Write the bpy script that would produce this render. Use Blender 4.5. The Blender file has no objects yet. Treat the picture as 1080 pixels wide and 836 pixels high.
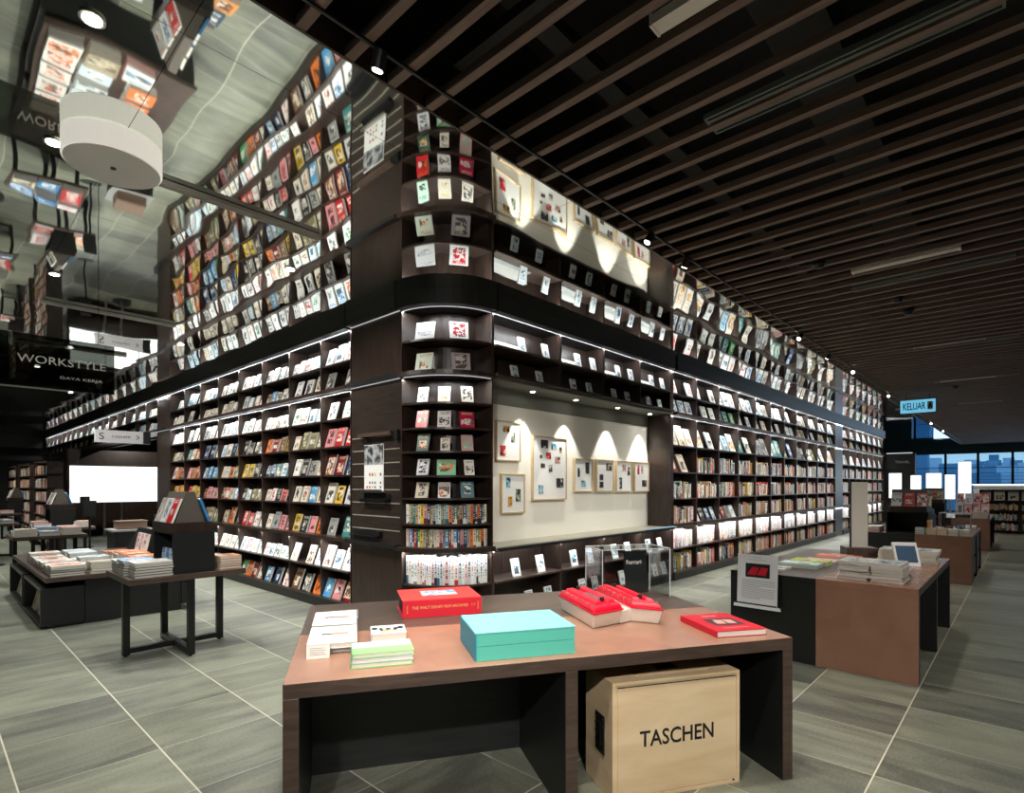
import bpy, math, random
from mathutils import Matrix, Vector
R = random.Random(7)
SC = bpy.context.scene
COL = SC.collection
# ------------------------------------------------------------------ camera, world, exposure
H_EYE = 1.6
YAW = math.atan2(0.6807, 0.7325)
cam_d = bpy.data.cameras.new('camera'); cam = bpy.data.objects.new('camera', cam_d); COL.objects.link(cam)
cam.location = (0, 0, H_EYE); cam.rotation_euler = (math.pi/2, 0, YAW - math.pi/2)
cam_d.sensor_width = 36; cam_d.lens = 36*582/1080; cam_d.shift_y = 93/1080; cam_d.clip_end = 2000; cam_d.clip_start = 0.05
SC.camera = cam
SC.view_settings.view_transform = 'Standard'; SC.view_settings.look = 'None'
SC.view_settings.gamma = 1; SC.view_settings.exposure = 0.42; SC.view_settings.use_curve_mapping = False
world = bpy.data.worlds.new('world'); SC.world = world; world.use_nodes = True
_n = world.node_tree.nodes; _n.clear()
_o = _n.new('ShaderNodeOutputWorld'); _b = _n.new('ShaderNodeBackground')
_tc = _n.new('ShaderNodeTexCoord'); _sp = _n.new('ShaderNodeSeparateXYZ'); _cr = _n.new('ShaderNodeValToRGB')
_cr.color_ramp.elements[0].position = .0; _cr.color_ramp.elements[0].color = (.62, .80, .92, 1)
_cr.color_ramp.elements[1].position = .35; _cr.color_ramp.elements[1].color = (.12, .33, .62, 1)
_b.inputs[1].default_value = .85
world.node_tree.links.new(_tc.outputs['Generated'], _sp.inputs[0]); world.node_tree.links.new(_sp.outputs[2], _cr.inputs[0])
world.node_tree.links.new(_cr.outputs[0], _b.inputs[0]); world.node_tree.links.new(_b.outputs[0], _o.inputs[0])
MIRROR_Z = 3.65

def area(name, loc, rot, sx, sy, power, col=(1, .97, .92), spread=math.pi):
    d = bpy.data.lights.new(name, 'AREA'); d.shape = 'RECTANGLE'; d.size = sx; d.size_y = sy; d.energy = power; d.color = col; d.spread = spread
    o = bpy.data.objects.new(name, d); o.location = loc; o.rotation_euler = rot; COL.objects.link(o); return o
def spot(name, loc, target, power, ang=80, blend=.6, col=(1, .95, .87), rad=.03):
    d = bpy.data.lights.new(name, 'SPOT'); d.energy = power; d.spot_size = math.radians(ang); d.spot_blend = blend; d.color = col; d.shadow_soft_size = rad
    o = bpy.data.objects.new(name, d); o.location = loc
    v = Vector(target) - Vector(loc); o.rotation_euler = v.to_track_quat('-Z', 'Y').to_euler(); COL.objects.link(o); return o
# daylight through the far windows
area('window_light', (36.2, -1.0, 2.0), (0, math.radians(90), 0), 2.6, 9, 80, (.6, .8, 1))
# added fill spots over the aisles, without fittings, just under the slats
for x, y, p in [(1.2, .9, 150), (2.6, 1.3, 120), (3.6, -.6, 90), (5.6, 1.3, 150), (7.4, -.4, 130), (9.4, 1.4, 130), (11.6, -.6, 130), (12.6, 1.3, 120),
                (15.4, .4, 140), (18.6, 1.2, 150), (22, .2, 170), (26, 1.2, 170), (30, 0, 190), (0.2, -1.5, 60)]:
    spot('aisle_fill', (x, y, 3.55), (x, y, 0), p*(.6 if x > 3 else 1.1), 105, .9, (1, .95, .86), .05)
# LED strips built into the shelving: (level, power per metre)
LED = (.93, .97, 1)
for z, pm, y0, y1 in [(3.485, 3.9, 4.98, 30.0), (2.742, 2.6, 4.98, 13.2), (.862, 3.0, 4.98, 13.2)]:
    y = y0
    while y < y1 - .1:
        L = min(4.1, y1 - y)
        area('led_strip', (3.585, y + L/2, z), (0, math.radians(-28), 0), .009, L, pm*L, LED); y += L
for z, pm, x0, x1 in [(3.485, 3.9, 4.3, 27.1), (2.742, 2.6, 8.5, 27.1), (.862, 3.0, 4.3, 27.1)]:
    x = x0
    while x < x1 - .1:
        L = min(4.1, x1 - x)
        area('led_strip', (x + L/2, 4.285, z), (math.radians(28), 0, 0), L, .009, pm*L, LED); x += L
spot('desk_fill', (1.45, 2.1, 3.5), (2.1, 2.0, .77), 110, 60, .8, (1, .93, .84), .03)  # extra spots added to brighten the front desk top
spot('desk_fill', (2.7, 2.3, 3.5), (2.5, 1.7, .77), 90, 60, .8, (1, .93, .84), .03)
spot('crate_fill', (-.3, -1.2, 3.3), (2.3, 1.3, .4), 340, 46, .7, (1, .94, .86), .06)  # unseen spot behind the camera, added to light the crate front
spot('room_fill', (-1.5, -.6, 3.4), (3.4, 4.4, .9), 420, 50, .8, (1, .96, .9), .06)  # unseen fill spots on the camera side, added to lift dim upright faces
spot('room_fill', (-1.2, 1.6, 3.4), (1.6, 6.4, .5), 120, 60, .8, (1, .96, .9), .06)
spot('room_fill', (.8, -2.2, 3.4), (5.4, 1.4, .5), 330, 44, .8, (1, .95, .88), .06)
for x, y in ((1.5, 8.2), (1.7, 6.3), (1.5, 12), (1.8, 14), (.6, 17), (-.8, 12), (-1.5, 20), (1, 22), (2, 27), (-2, 27)): spot('table_fill', (x, y, 3.6), (x, y, 0), 170, 100, .8, (.98, .98, .94), .03)  # fill spots added to brighten the tables and the floor further back
spot('passage_fill', (5.2, 19.6, 3.4), (5.0, 22, 1.2), 160, 100, .8, (1, .93, .84), .04)  # added fill for the dark passage wall and tall bookcases, no lamp modelled
spot('passage_fill', (.2, 18.6, 3.5), (2.1, 19.5, 1.2), 220, 80, .8, (1, .97, .92), .04)
spot('passage_fill', (.2, 23, 3.5), (2.1, 23, 1.2), 220, 80, .8, (1, .97, .92), .04)
# added spots that brighten the shelving, with no fittings in the ceiling
for k in range(8): spot('shelf_fill', (1.9, 5.2 + 1.35*k, 3.6), (3.6, 5.5 + 1.35*k, 1.6), 120, 95, .9, (1, .96, .9), .02)
for k in range(3, 14): spot('shelf_fill', (3.6 + 1.7*k, 2.46, 3.6), (3.9 + 1.7*k, 4.3, 1.4), 150, 95, .9, (1, .96, .9), .02)
CC = (4.28, 4.98); CR = .7
for z, p in [(3.485, 2.6), (2.742, 1.7), (.862, 1.9)]:
    for k in range(3):
        a = math.radians(180 + 15 + 30*k)
        area('led_strip', (CC[0] + (CR - .03)*math.cos(a), CC[1] + (CR - .03)*math.sin(a), z), (0, 0, a + math.pi/2), .34, .009, p, LED)

# ------------------------------------------------------------------ helpers
def lin(c):
    return tuple((x/12.92 if x <= .04045 else ((x + .055)/1.055)**2.4) for x in c)
def hx(s):
    s = s.lstrip('#'); return lin(tuple(int(s[i:i+2], 16)/255 for i in (0, 2, 4)))
def Cw(r, f):
    return (r*.6807 + f*.7325, -r*.7325 + f*.6807)
def Wp(px, py, h):
    z = (H_EYE - h)*582/(py - 511); return Cw((px - 540)/582*z, z)
def atY(px, Y):
    r = (px - 540)/582; return Y*(.6807*r + .7325)/(.6807 - .7325*r)
def hY(px, py, Y):
    r = (px - 540)/582; return H_EYE + (511 - py)*(Y/(.6807 - .7325*r))/582

class MB:
    def __init__(s): s.v = []; s.f = []; s.m = []; s.a = []; s.b = []; s.uv = []
    def face(s, ids, m=0, a=None, b=None, uv=None):
        s.f.append(ids); s.m.append(m); s.a.append(a or (.5, .5, .5, 0)); s.b.append(b or (.5, .5, .5, 0)); s.uv.append(uv)
    def pts(s, ps, M=None):
        i = len(s.v); s.v += [tuple(M @ Vector(p)) if M else tuple(p) for p in ps]; return i
    def box(s, x0, x1, y0, y1, z0, z1, m=0, M=None, mm=None):
        i = s.pts([(x0, y0, z0), (x1, y0, z0), (x1, y1, z0), (x0, y1, z0), (x0, y0, z1), (x1, y0, z1), (x1, y1, z1), (x0, y1, z1)], M)
        fs = [(3, 2, 1, 0), (4, 5, 6, 7), (0, 1, 5, 4), (1, 2, 6, 5), (2, 3, 7, 6), (3, 0, 4, 7)]   # bottom top front right back left
        for k, f in enumerate(fs):
            s.face(tuple(i + q for q in f), (mm[k] if mm else m)); s.uv[-1] = [(0, 0), (1, 0), (1, 1), (0, 1)]
        return s
    def prism(s, poly, z0, z1, m=0, M=None, mt=None):
        n = len(poly); i = s.pts([(x, y, z0) for x, y in poly] + [(x, y, z1) for x, y in poly], M)
        s.face(tuple(i + n - 1 - k for k in range(n)), m); s.face(tuple(i + n + k for k in range(n)), m if mt is None else mt)
        for k in range(n): s.face((i + k, i + (k+1) % n, i + n + (k+1) % n, i + n + k), m)
        return s
    def cyl(s, p, q, r, n=12, m=0, r2=None, M=None):
        p = Vector(p); q = Vector(q); d = (q - p).normalized(); u = d.orthogonal().normalized(); w = d.cross(u); r2 = r if r2 is None else r2
        ring = lambda c, rr: [tuple(c + u*(rr*math.cos(2*math.pi*k/n)) + w*(rr*math.sin(2*math.pi*k/n))) for k in range(n)]
        i = s.pts(ring(p, r) + ring(q, r2), M)
        s.face(tuple(i + n - 1 - k for k in range(n)), m); s.face(tuple(i + n + k for k in range(n)), m)
        for k in range(n): s.face((i + k, i + (k+1) % n, i + n + (k+1) % n, i + n + k), m)
        return s
    def quad(s, ps, m=0, M=None, a=None, b=None):
        i = s.pts(ps, M); s.face((i, i+1, i+2, i+3), m, a, b, [(0, 0), (1, 0), (1, 1), (0, 1)]); return s
    def book(s, M, w, h, t, c1, c2, seed, style=1.0, pages=True):
        """front cover faces local -y; thickness along +y; base z=0; style 1 cover, .5 spine"""
        i = s.pts([(-w/2, 0, 0), (w/2, 0, 0), (w/2, t, 0), (-w/2, t, 0), (-w/2, 0, h), (w/2, 0, h), (w/2, t, h), (-w/2, t, h)], M)
        fs = [(3, 2, 1, 0), (4, 5, 6, 7), (0, 1, 5, 4), (1, 2, 6, 5), (2, 3, 7, 6), (3, 0, 4, 7)]
        if style == 1.0: pg = (1, 1, 0, 1, 0, 0)
        else: pg = (1, 1, 0, 0, 1, 0)
        for k, f in enumerate(fs):
            st = style if k == 2 else 0.0
            s.face(tuple(i + q for q in f), pg[k] if pages else 0, (*c1, seed), (*c2, st), [(0, 0), (1, 0), (1, 1), (0, 1)])
        return s
    def flat(s, M, w, d, t, c1, c2, seed, pages=2):
        """book lying flat: cover up, spine towards local -x"""
        i = s.pts([(0, 0, 0), (w, 0, 0), (w, d, 0), (0, d, 0), (0, 0, t), (w, 0, t), (w, d, t), (0, d, t)], M)
        e = min(.003, t*.14)
        fs = [(3, 2, 1, 0), (4, 5, 6, 7), (0, 1, 5, 4), (1, 2, 6, 5), (2, 3, 7, 6), (3, 0, 4, 7)]
        for k, f in enumerate(fs):
            s.face(tuple(i + q for q in f), 0 if k in (0, 1, 5) else 2, (*c1, seed), (*c2, 1.0 if k == 1 else 0), [(0, 0), (1, 0), (1, 1), (0, 1)])
        return s

def obj(name, mb, mats, parent=None, origin=None, smooth=False, bevel=0):
    me = bpy.data.meshes.new(name)
    o3 = Vector(origin) if origin else Vector((0, 0, 0))
    me.from_pydata([tuple(Vector(v) - o3) for v in mb.v], [], mb.f)
    for m in (mats if isinstance(mats, (list, tuple)) else [mats]): me.materials.append(m)
    me.polygons.foreach_set('material_index', mb.m)
    A = me.attributes.new('c1', 'FLOAT_COLOR', 'FACE'); A.data.foreach_set('color', [q for c in mb.a for q in c])
    B = me.attributes.new('c2', 'FLOAT_COLOR', 'FACE'); B.data.foreach_set('color', [q for c in mb.b for q in c])
    uvl = me.uv_layers.new(name='UVMap'); fl = []
    for f, u in zip(mb.f, mb.uv):
        fl += [q for k in range(len(f)) for q in (u[k % len(u)] if u else (0, 0))]
    uvl.data.foreach_set('uv', fl)
    if smooth: me.polygons.foreach_set('use_smooth', [True]*len(mb.f))
    me.update()
    o = bpy.data.objects.new(name, me); COL.objects.link(o)
    o.location = o3
    if parent:
        o.parent = parent; o.matrix_parent_inverse = parent.matrix_basis.inverted()
    if bevel:
        b = o.modifiers.new('edge', 'BEVEL'); b.width = bevel; b.segments = 2; b.limit_method = 'ANGLE'
    return o
def tag(o, label, cat, group=None):
    o['label'] = label; o['category'] = cat
    if group: o['group'] = group
    return o
def thing(name, label, cat, loc, group=None):
    o = bpy.data.objects.new(name, None); COL.objects.link(o); o.location = loc; o.empty_display_size = .1
    o.matrix_basis = Matrix.Translation(loc)
    return tag(o, label, cat, group)
def struct(name, mb, mats, **k):
    o = obj(name, mb, mats, **k); o['kind'] = 'structure'; return o
def text(name, s, width, M, mat, parent=None, ext=.002, align='CENTER', hmax=None, bold=0):
    """flat lettering: text in local xz plane facing -y, centred at M"""
    cu = bpy.data.curves.new(name, 'FONT'); cu.body = s; cu.align_x = 'CENTER'; cu.align_y = 'CENTER'; cu.extrude = ext; cu.resolution_u = 3; cu.offset = bold
    t = bpy.data.objects.new(name, cu); COL.objects.link(t); bpy.context.view_layer.update()
    dg = bpy.context.evaluated_depsgraph_get(); me = bpy.data.meshes.new_from_object(t.evaluated_get(dg))
    bpy.data.objects.remove(t)
    xs = [v.co.x for v in me.vertices]; ys = [v.co.y for v in me.vertices]; k = width/(max(xs) - min(xs)); kx = k
    if hmax: k = hmax/(max(ys) - min(ys))
    cx = (max(xs) + min(xs))/2; cy = (max(ys) + min(ys))/2
    for v in me.vertices: v.co = M @ Vector(((v.co.x - cx)*kx, -v.co.z, (v.co.y - cy)*k))
    me.materials.clear(); me.materials.append(mat)
    o = bpy.data.objects.new(name, me); COL.objects.link(o)
    if parent: o.parent = parent; o.matrix_parent_inverse = parent.matrix_basis.inverted()
    return o
T = Matrix.Translation
def Rz(a): return Matrix.Rotation(a, 4, 'Z')
def Rx(a): return Matrix.Rotation(a, 4, 'X')
LEFT = Rz(-math.pi/2)      # local -y faces world -X

# ------------------------------------------------------------------ materials
def mat(name, col, rough=.5, metal=0, emit=0, spec=.5, ecol=None):
    m = bpy.data.materials.new(name); m.use_nodes = True; b = m.node_tree.nodes['Principled BSDF']
    b.inputs['Base Color'].default_value = (*col, 1); b.inputs['Roughness'].default_value = rough; b.inputs['Metallic'].default_value = metal
    b.inputs['Specular IOR Level'].default_value = spec
    if emit: b.inputs['Emission Color'].default_value = (*(ecol or col), 1); b.inputs['Emission Strength'].default_value = emit
    return m
def NT(m):
    nt = m.node_tree; return nt, nt.nodes, nt.links, nt.nodes['Principled BSDF']
def math_n(nt, op, a, b=None, c=None):
    n = nt.nodes.new('ShaderNodeMath'); n.operation = op
    for i, v in enumerate((a, b, c)):
        if v is None: continue
        if isinstance(v, (int, float)): n.inputs[i].default_value = v
        else: nt.links.new(v, n.inputs[i])
    return n.outputs[0]
def mixc(nt, f, a, b, mode='MIX'):
    n = nt.nodes.new('ShaderNodeMix'); n.data_type = 'RGBA'; n.blend_type = mode
    for sock, v in ((n.inputs[0], f), (n.inputs[6], a), (n.inputs[7], b)):
        if isinstance(v, (int, float)): sock.default_value = v
        elif isinstance(v, tuple): sock.default_value = (*v[:3], 1)
        else: nt.links.new(v, sock)
    return n.outputs[2]
def wood(name, c1, c2, rough=.45, scale=(3, 3, .35), grain=9, bump=.05, spec=.5):
    m = mat(name, c1, rough, spec=spec); nt, N, L, b = NT(m)
    tc = N.new('ShaderNodeTexCoord'); mp = N.new('ShaderNodeMapping'); mp.inputs['Scale'].default_value = scale
    no = N.new('ShaderNodeTexNoise'); no.inputs['Scale'].default_value = grain; no.inputs['Detail'].default_value = 6; no.inputs['Distortion'].default_value = .6
    L.new(tc.outputs['Object'], mp.inputs[0]); L.new(mp.outputs[0], no.inputs[0])
    cr = N.new('ShaderNodeValToRGB'); cr.color_ramp.elements[0].position = .35; cr.color_ramp.elements[1].position = .68
    cr.color_ramp.elements[0].color = (*c1, 1); cr.color_ramp.elements[1].color = (*c2, 1)
    L.new(no.outputs[0], cr.inputs[0]); L.new(cr.outputs[0], b.inputs['Base Color'])
    if bump:
        bu = N.new('ShaderNodeBump'); bu.inputs['Strength'].default_value = bump; L.new(no.outputs[0], bu.inputs['Height']); L.new(bu.outputs[0], b.inputs['Normal'])
    return m
M_DARK = wood('dark_oak', (.02, .0125, .0095), (.045, .027, .02), .33)
M_DARKH = wood('dark_oak_planks', (.018, .0125, .0095), (.038, .026, .02), .38, scale=(.4, .4, 5))
M_DARKI = wood('ebonised_oak', (.006, .008, .0075), (.013, .015, .0135), .5, scale=(.4, .4, 4))
M_BLACK = mat('black_laminate', (.008, .009, .009), .45)
M_STEEL = mat('black_steel', (.012, .013, .013), .35, .3)
M_EDGE = wood('brown_oak_edge', (.05, .033, .025), (.085, .055, .042), .4, scale=(.6, .6, 5))
M_COPPER = wood('copper_laminate', (.27, .135, .088), (.32, .165, .11), .27, scale=(1, 1, 1), grain=4, bump=.01, spec=.7)
M_TOPDARK = wood('dark_table_top', (.055, .036, .027), (.1, .067, .05), .33, scale=(.5, 5, 1), grain=7)
M_PLY = wood('birch_plywood', hx('#d9bd96'), hx('#e8d0ac'), .5, scale=(.9, .9, 3.5), grain=2.2, bump=.02)
M_SLAT = wood('ceiling_slat', (.15, .1, .078), (.21, .15, .12), .6, scale=(4, .3, 4))
M_VOID = mat('ceiling_void', (.006, .007, .007), .9)
M_WALLD = mat('dark_wall', (.02, .019, .018), .6)
M_CREAM = mat('cream_board', hx('#f0ede2'), .6)
M_GREYB = mat('grey_band', hx('#77786f'), .5)
M_METAL = mat('brushed_metal', (.55, .54, .5), .32, 1)
M_GROOVE = mat('groove_metal', (.72, .68, .58), .35, .7)
M_WHITE = mat('white_plastic', (.8, .8, .78), .4)
M_PAPER = mat('paper', (.78, .76, .7), .7)
M_RED = mat('red_cloth', (.52, .004, .02), .5)
M_REDG = mat('red_enamel', (.6, .004, .025), .35)
M_ALU = mat('cast_aluminium', (.78, .73, .66), .4, .45)
M_TURQ = mat('turquoise_lid', hx('#74bdbc'), .55)
M_TURQ2 = mat('turquoise_cloth', hx('#55b9a6'), .6)
M_TURQ3 = mat('teal_spine', hx('#0f8ba6'), .5)
M_GOLD = mat('gold_foil', (.75, .5, .18), .35, .4)
M_BLK = mat('black_ink', (.01, .01, .012), .5)
M_LAMP = mat('lamp_lens', (1, 1, 1), .5, emit=26, ecol=(1, .93, .82))
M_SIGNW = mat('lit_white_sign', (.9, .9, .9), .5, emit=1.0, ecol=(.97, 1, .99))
M_LEDM = mat('led_diffuser', (.5, .5, .5), .5, emit=.35, ecol=(.95, .98, 1))
M_GREY = mat('grey_plastic', (.33, .33, .32), .45)
M_SIGNG = mat('grey_acrylic_sign', (.36, .35, .35), .35, emit=.10, ecol=(.9, .9, .9))
M_BLUESIGN = mat('lit_blue_sign', (.3, .7, .9), .4, emit=.5, ecol=(.2, .68, 1))
M_GREENL = mat('green_poster', (.05, .3, .04), .5)
for _m in (M_LAMP, M_SIGNW, M_LEDM, M_BLUESIGN, M_SIGNG):
    try: _m.cycles.emission_sampling = 'NONE' if _m in (M_LAMP, M_LEDM, M_SIGNG) else 'AUTO'
    except Exception: pass

def make_cover():
    m = mat('printed_cover', (.5, .5, .5), .33); nt, N, L, b = NT(m)
    a1 = N.new('ShaderNodeAttribute'); a1.attribute_name = 'c1'; a2 = N.new('ShaderNodeAttribute'); a2.attribute_name = 'c2'
    uv = N.new('ShaderNodeUVMap'); uv.uv_map = 'UVMap'; sx = N.new('ShaderNodeSeparateXYZ'); L.new(uv.outputs[0], sx.inputs[0])
    u, v = sx.outputs[0], sx.outputs[1]; seed, style = a1.outputs['Alpha'], a2.outputs['Alpha']
    M_ = lambda *a: math_n(nt, *a)
    sd = M_('MULTIPLY', seed, 91.7)
    # picture block
    cx = N.new('ShaderNodeCombineXYZ'); L.new(M_('MULTIPLY', u, 3.2), cx.inputs[0]); L.new(M_('MULTIPLY', v, 4.2), cx.inputs[1]); L.new(sd, cx.inputs[2])
    vo = N.new('ShaderNodeTexVoronoi'); vo.inputs['Scale'].default_value = 1.0; L.new(cx.outputs[0], vo.inputs['Vector'])
    no = N.new('ShaderNodeTexNoise'); no.inputs['Scale'].default_value = 1.7; no.inputs['Detail'].default_value = 3; L.new(cx.outputs[0], no.inputs['Vector'])
    sv = N.new('ShaderNodeSeparateColor'); L.new(vo.outputs['Color'], sv.inputs[0])
    pic = mixc(nt, M_('GREATER_THAN', no.outputs[0], .52), a2.outputs['Color'], a1.outputs['Color'])
    pic = mixc(nt, M_('MULTIPLY', M_('GREATER_THAN', sv.outputs[0], .72), .8), pic, (.03, .03, .03))
    pic = mixc(nt, M_('MULTIPLY', M_('GREATER_THAN', sv.outputs[1], .78), .8), pic, (.75, .72, .66))
    fr = lambda k: M_('FRACT', M_('MULTIPLY', seed, k))
    hh = M_('ADD', M_('MULTIPLY', fr(7.3), .3), .12); ww = M_('ADD', M_('MULTIPLY', fr(13.1), .22), .24)
    vc = M_('ADD', M_('MULTIPLY', fr(3.7), .2), .33)
    inb = M_('MULTIPLY', M_('LESS_THAN', M_('ABSOLUTE', M_('SUBTRACT', u, .5)), ww), M_('LESS_THAN', M_('ABSOLUTE', M_('SUBTRACT', v, vc)), hh))
    # title lines
    cn = N.new('ShaderNodeCombineXYZ'); L.new(M_('MULTIPLY', u, 14), cn.inputs[0]); L.new(M_('ADD', M_('FLOOR', M_('MULTIPLY', v, 14)), sd), cn.inputs[1])
    tn = N.new('ShaderNodeTexNoise'); tn.inputs['Scale'].default_value = 1; tn.inputs['Detail'].default_value = 0; L.new(cn.outputs[0], tn.inputs['Vector'])
    ln = M_('MULTIPLY', M_('GREATER_THAN', M_('FRACT', M_('MULTIPLY', v, 14)), .42), M_('GREATER_THAN', tn.outputs[0], .46))
    tt = M_('MULTIPLY', M_('MULTIPLY', ln, M_('LESS_THAN', M_('ABSOLUTE', M_('SUBTRACT', u, .5)), .38)), M_('LESS_THAN', M_('ABSOLUTE', M_('SUBTRACT', v, .86)), .08))
    front = mixc(nt, inb, a1.outputs['Color'], pic); front = mixc(nt, tt, front, a2.outputs['Color'])
    # spine
    cs = N.new('ShaderNodeCombineXYZ'); L.new(M_('MULTIPLY', v, 22), cs.inputs[0]); L.new(sd, cs.inputs[1])
    sn = N.new('ShaderNodeTexNoise'); sn.inputs['Scale'].default_value = 1; sn.inputs['Detail'].default_value = 0; L.new(cs.outputs[0], sn.inputs['Vector'])
    st = M_('MULTIPLY', M_('MULTIPLY', M_('GREATER_THAN', sn.outputs[0], .5), M_('LESS_THAN', M_('ABSOLUTE', M_('SUBTRACT', u, .5)), .22)), M_('LESS_THAN', M_('ABSOLUTE', M_('SUBTRACT', v, .58)), .34))
    st = M_('MAXIMUM', st, M_('MULTIPLY', M_('LESS_THAN', v, M_('MULTIPLY', fr(5.9), .3)), M_('GREATER_THAN', fr(17.7), .55)))
    spine = mixc(nt, st, a1.outputs['Color'], a2.outputs['Color'])
    out = mixc(nt, M_('GREATER_THAN', style, .25), a1.outputs['Color'], spine)
    out = mixc(nt, M_('GREATER_THAN', style, .75), out, front)
    L.new(out, b.inputs['Base Color']); return m
M_COVER = make_cover()
def make_pages():
    m = mat('page_edges', (.7, .68, .6), .8); nt, N, L, b = NT(m)
    tc = N.new('ShaderNodeTexCoord'); w = N.new('ShaderNodeTexWave'); w.bands_direction = 'Z'; w.inputs['Scale'].default_value = 90
    w.inputs['Distortion'].default_value = 1; L.new(tc.outputs['Object'], w.inputs[0])
    L.new(mixc(nt, w.outputs['Fac'], (.55, .52, .45), (.82, .8, .74)), b.inputs['Base Color']); return m
M_PAGES = make_pages()
def make_floor():
    m = mat('stone_tiles', (.3, .3, .27), .38); nt, N, L, b = NT(m)
    tc = N.new('ShaderNodeTexCoord'); sp = N.new('ShaderNodeSeparateXYZ'); L.new(tc.outputs['Object'], sp.inputs[0])
    M_ = lambda *a: math_n(nt, *a)
    x = M_('DIVIDE', M_('SUBTRACT', sp.outputs[0], .355 - .645*40), .645); y = M_('DIVIDE', M_('SUBTRACT', sp.outputs[1], .61 - .645*40), .645)
    fx, fy = M_('FRACT', x), M_('FRACT', y)
    dx = M_('MINIMUM', fx, M_('SUBTRACT', 1, fx)); dy = M_('MINIMUM', fy, M_('SUBTRACT', 1, fy))
    right = M_('GREATER_THAN', sp.outputs[0], sp.outputs[1])
    # long grout lines are open joints, the cross joints are tight
    wx = M_('ADD', M_('MULTIPLY', right, -.0035), .0062); wy = M_('ADD', M_('MULTIPLY', right, .0035), .0027)
    g = M_('MAXIMUM', M_('LESS_THAN', dx, wx), M_('LESS_THAN', dy, wy))
    cid = N.new('ShaderNodeCombineXYZ'); L.new(M_('FLOOR', x), cid.inputs[0]); L.new(M_('FLOOR', y), cid.inputs[1])
    wn = N.new('ShaderNodeTexWhiteNoise'); L.new(cid.outputs[0], wn.inputs['Vector'])
    def streak(sc):
        mp = N.new('ShaderNodeMapping'); mp.inputs['Scale'].default_value = sc; L.new(tc.outputs['Object'], mp.inputs[0])
        ad = N.new('ShaderNodeVectorMath'); ad.operation = 'MULTIPLY_ADD'; ad.inputs[1].default_value = (9, 9, 9)
        L.new(wn.outputs['Color'], ad.inputs[0]); L.new(mp.outputs[0], ad.inputs[2])
        n = N.new('ShaderNodeTexNoise'); n.inputs['Scale'].default_value = 1.1; n.inputs['Detail'].default_value = 8; n.inputs['Roughness'].default_value = .62; n.inputs['Distortion'].default_value = 1.2
        L.new(ad.outputs[0], n.inputs['Vector']); return n.outputs[0]
    s1, s2 = streak((.8, 3.4, 1)), streak((3.4, .8, 1))
    s = M_('ADD', M_('MULTIPLY', s1, M_('SUBTRACT', 1, right)), M_('MULTIPLY', s2, right))
    f = M_('ADD', M_('MULTIPLY', s, 1.5), M_('SUBTRACT', M_('MULTIPLY', M_('SUBTRACT', wn.outputs['Value'], .5), .5), M_('MULTIPLY', M_('GREATER_THAN', wn.outputs['Value'], .88), .5)))
    cr = N.new('ShaderNodeValToRGB'); cr.color_ramp.elements[0].position = .38; cr.color_ramp.elements[1].position = 1.02
    cr.color_ramp.elements[0].color = (*hx('#3a3d31'), 1); cr.color_ramp.elements[1].color = (*hx('#92967e'), 1)
    L.new(f, cr.inputs[0])
    fine = N.new('ShaderNodeTexNoise'); fine.inputs['Scale'].default_value = 60; fine.inputs['Detail'].default_value = 3; L.new(tc.outputs['Object'], fine.inputs[0])
    c = mixc(nt, .35, cr.outputs[0], mixc(nt, fine.outputs[0], (.04, .04, .035), (.4, .4, .36)), 'MIX')
    c = mixc(nt, g, c, hx('#cfcab8')); L.new(c, b.inputs['Base Color'])
    L.new(M_('ADD', M_('MULTIPLY', s, .15), .3), b.inputs['Roughness']); return m
M_FLOOR = make_floor()
def make_mirror():
    m = mat('polished_mirror_panels', (.8, .82, .8), .03, 1); nt, N, L, b = NT(m)
    tc = N.new('ShaderNodeTexCoord'); sp = N.new('ShaderNodeSeparateXYZ'); L.new(tc.outputs['Object'], sp.inputs[0])
    M_ = lambda *a: math_n(nt, *a)
    fx = M_('FRACT', M_('DIVIDE', M_('ADD', sp.outputs[0], 49.6 - 1.62 - 1.2*40 + 1.6 + 1.2*0), 1.2)); fy = M_('FRACT', M_('DIVIDE', M_('ADD', sp.outputs[1], 50), 2.4))
    g = M_('MAXIMUM', M_('LESS_THAN', fx, .0035), M_('LESS_THAN', fy, .0018))
    L.new(mixc(nt, g, (.80, .83, .79), (.2, .2, .19)), b.inputs['Base Color'])
    n = N.new('ShaderNodeTexNoise'); n.inputs['Scale'].default_value = 1.35; n.inputs['Detail'].default_value = 1; n.inputs['Roughness'].default_value = .3; L.new(tc.outputs['Object'], n.inputs[0])
    bu = N.new('ShaderNodeBump'); bu.inputs['Strength'].default_value = 1; bu.inputs['Distance'].default_value = .0062
    L.new(n.outputs[0], bu.inputs['Height']); L.new(bu.outputs[0], b.inputs['Normal']); return m
M_MIRROR = make_mirror()
def make_glass(name, tint=(1, 1, 1), refl=.08):
    m = bpy.data.materials.new(name); m.use_nodes = True; nt = m.node_tree; N = nt.nodes; N.clear()
    o = N.new('ShaderNodeOutputMaterial'); t = N.new('ShaderNodeBsdfTransparent'); t.inputs[0].default_value = (*tint, 1)
    g = N.new('ShaderNodeBsdfGlossy'); g.inputs['Roughness'].default_value = .04; mx = N.new('ShaderNodeMixShader')
    lw = N.new('ShaderNodeLayerWeight'); lw.inputs[0].default_value = .35
    nt.links.new(math_n(nt, 'ADD', math_n(nt, 'MULTIPLY', lw.outputs['Fresnel'], .5), refl), mx.inputs[0])
    nt.links.new(t.outputs[0], mx.inputs[1]); nt.links.new(g.outputs[0], mx.inputs[2]); nt.links.new(mx.outputs[0], o.inputs[0]); return m
M_ACRYL = make_glass('clear_acrylic', (.97, .98, .98), .0)
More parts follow.
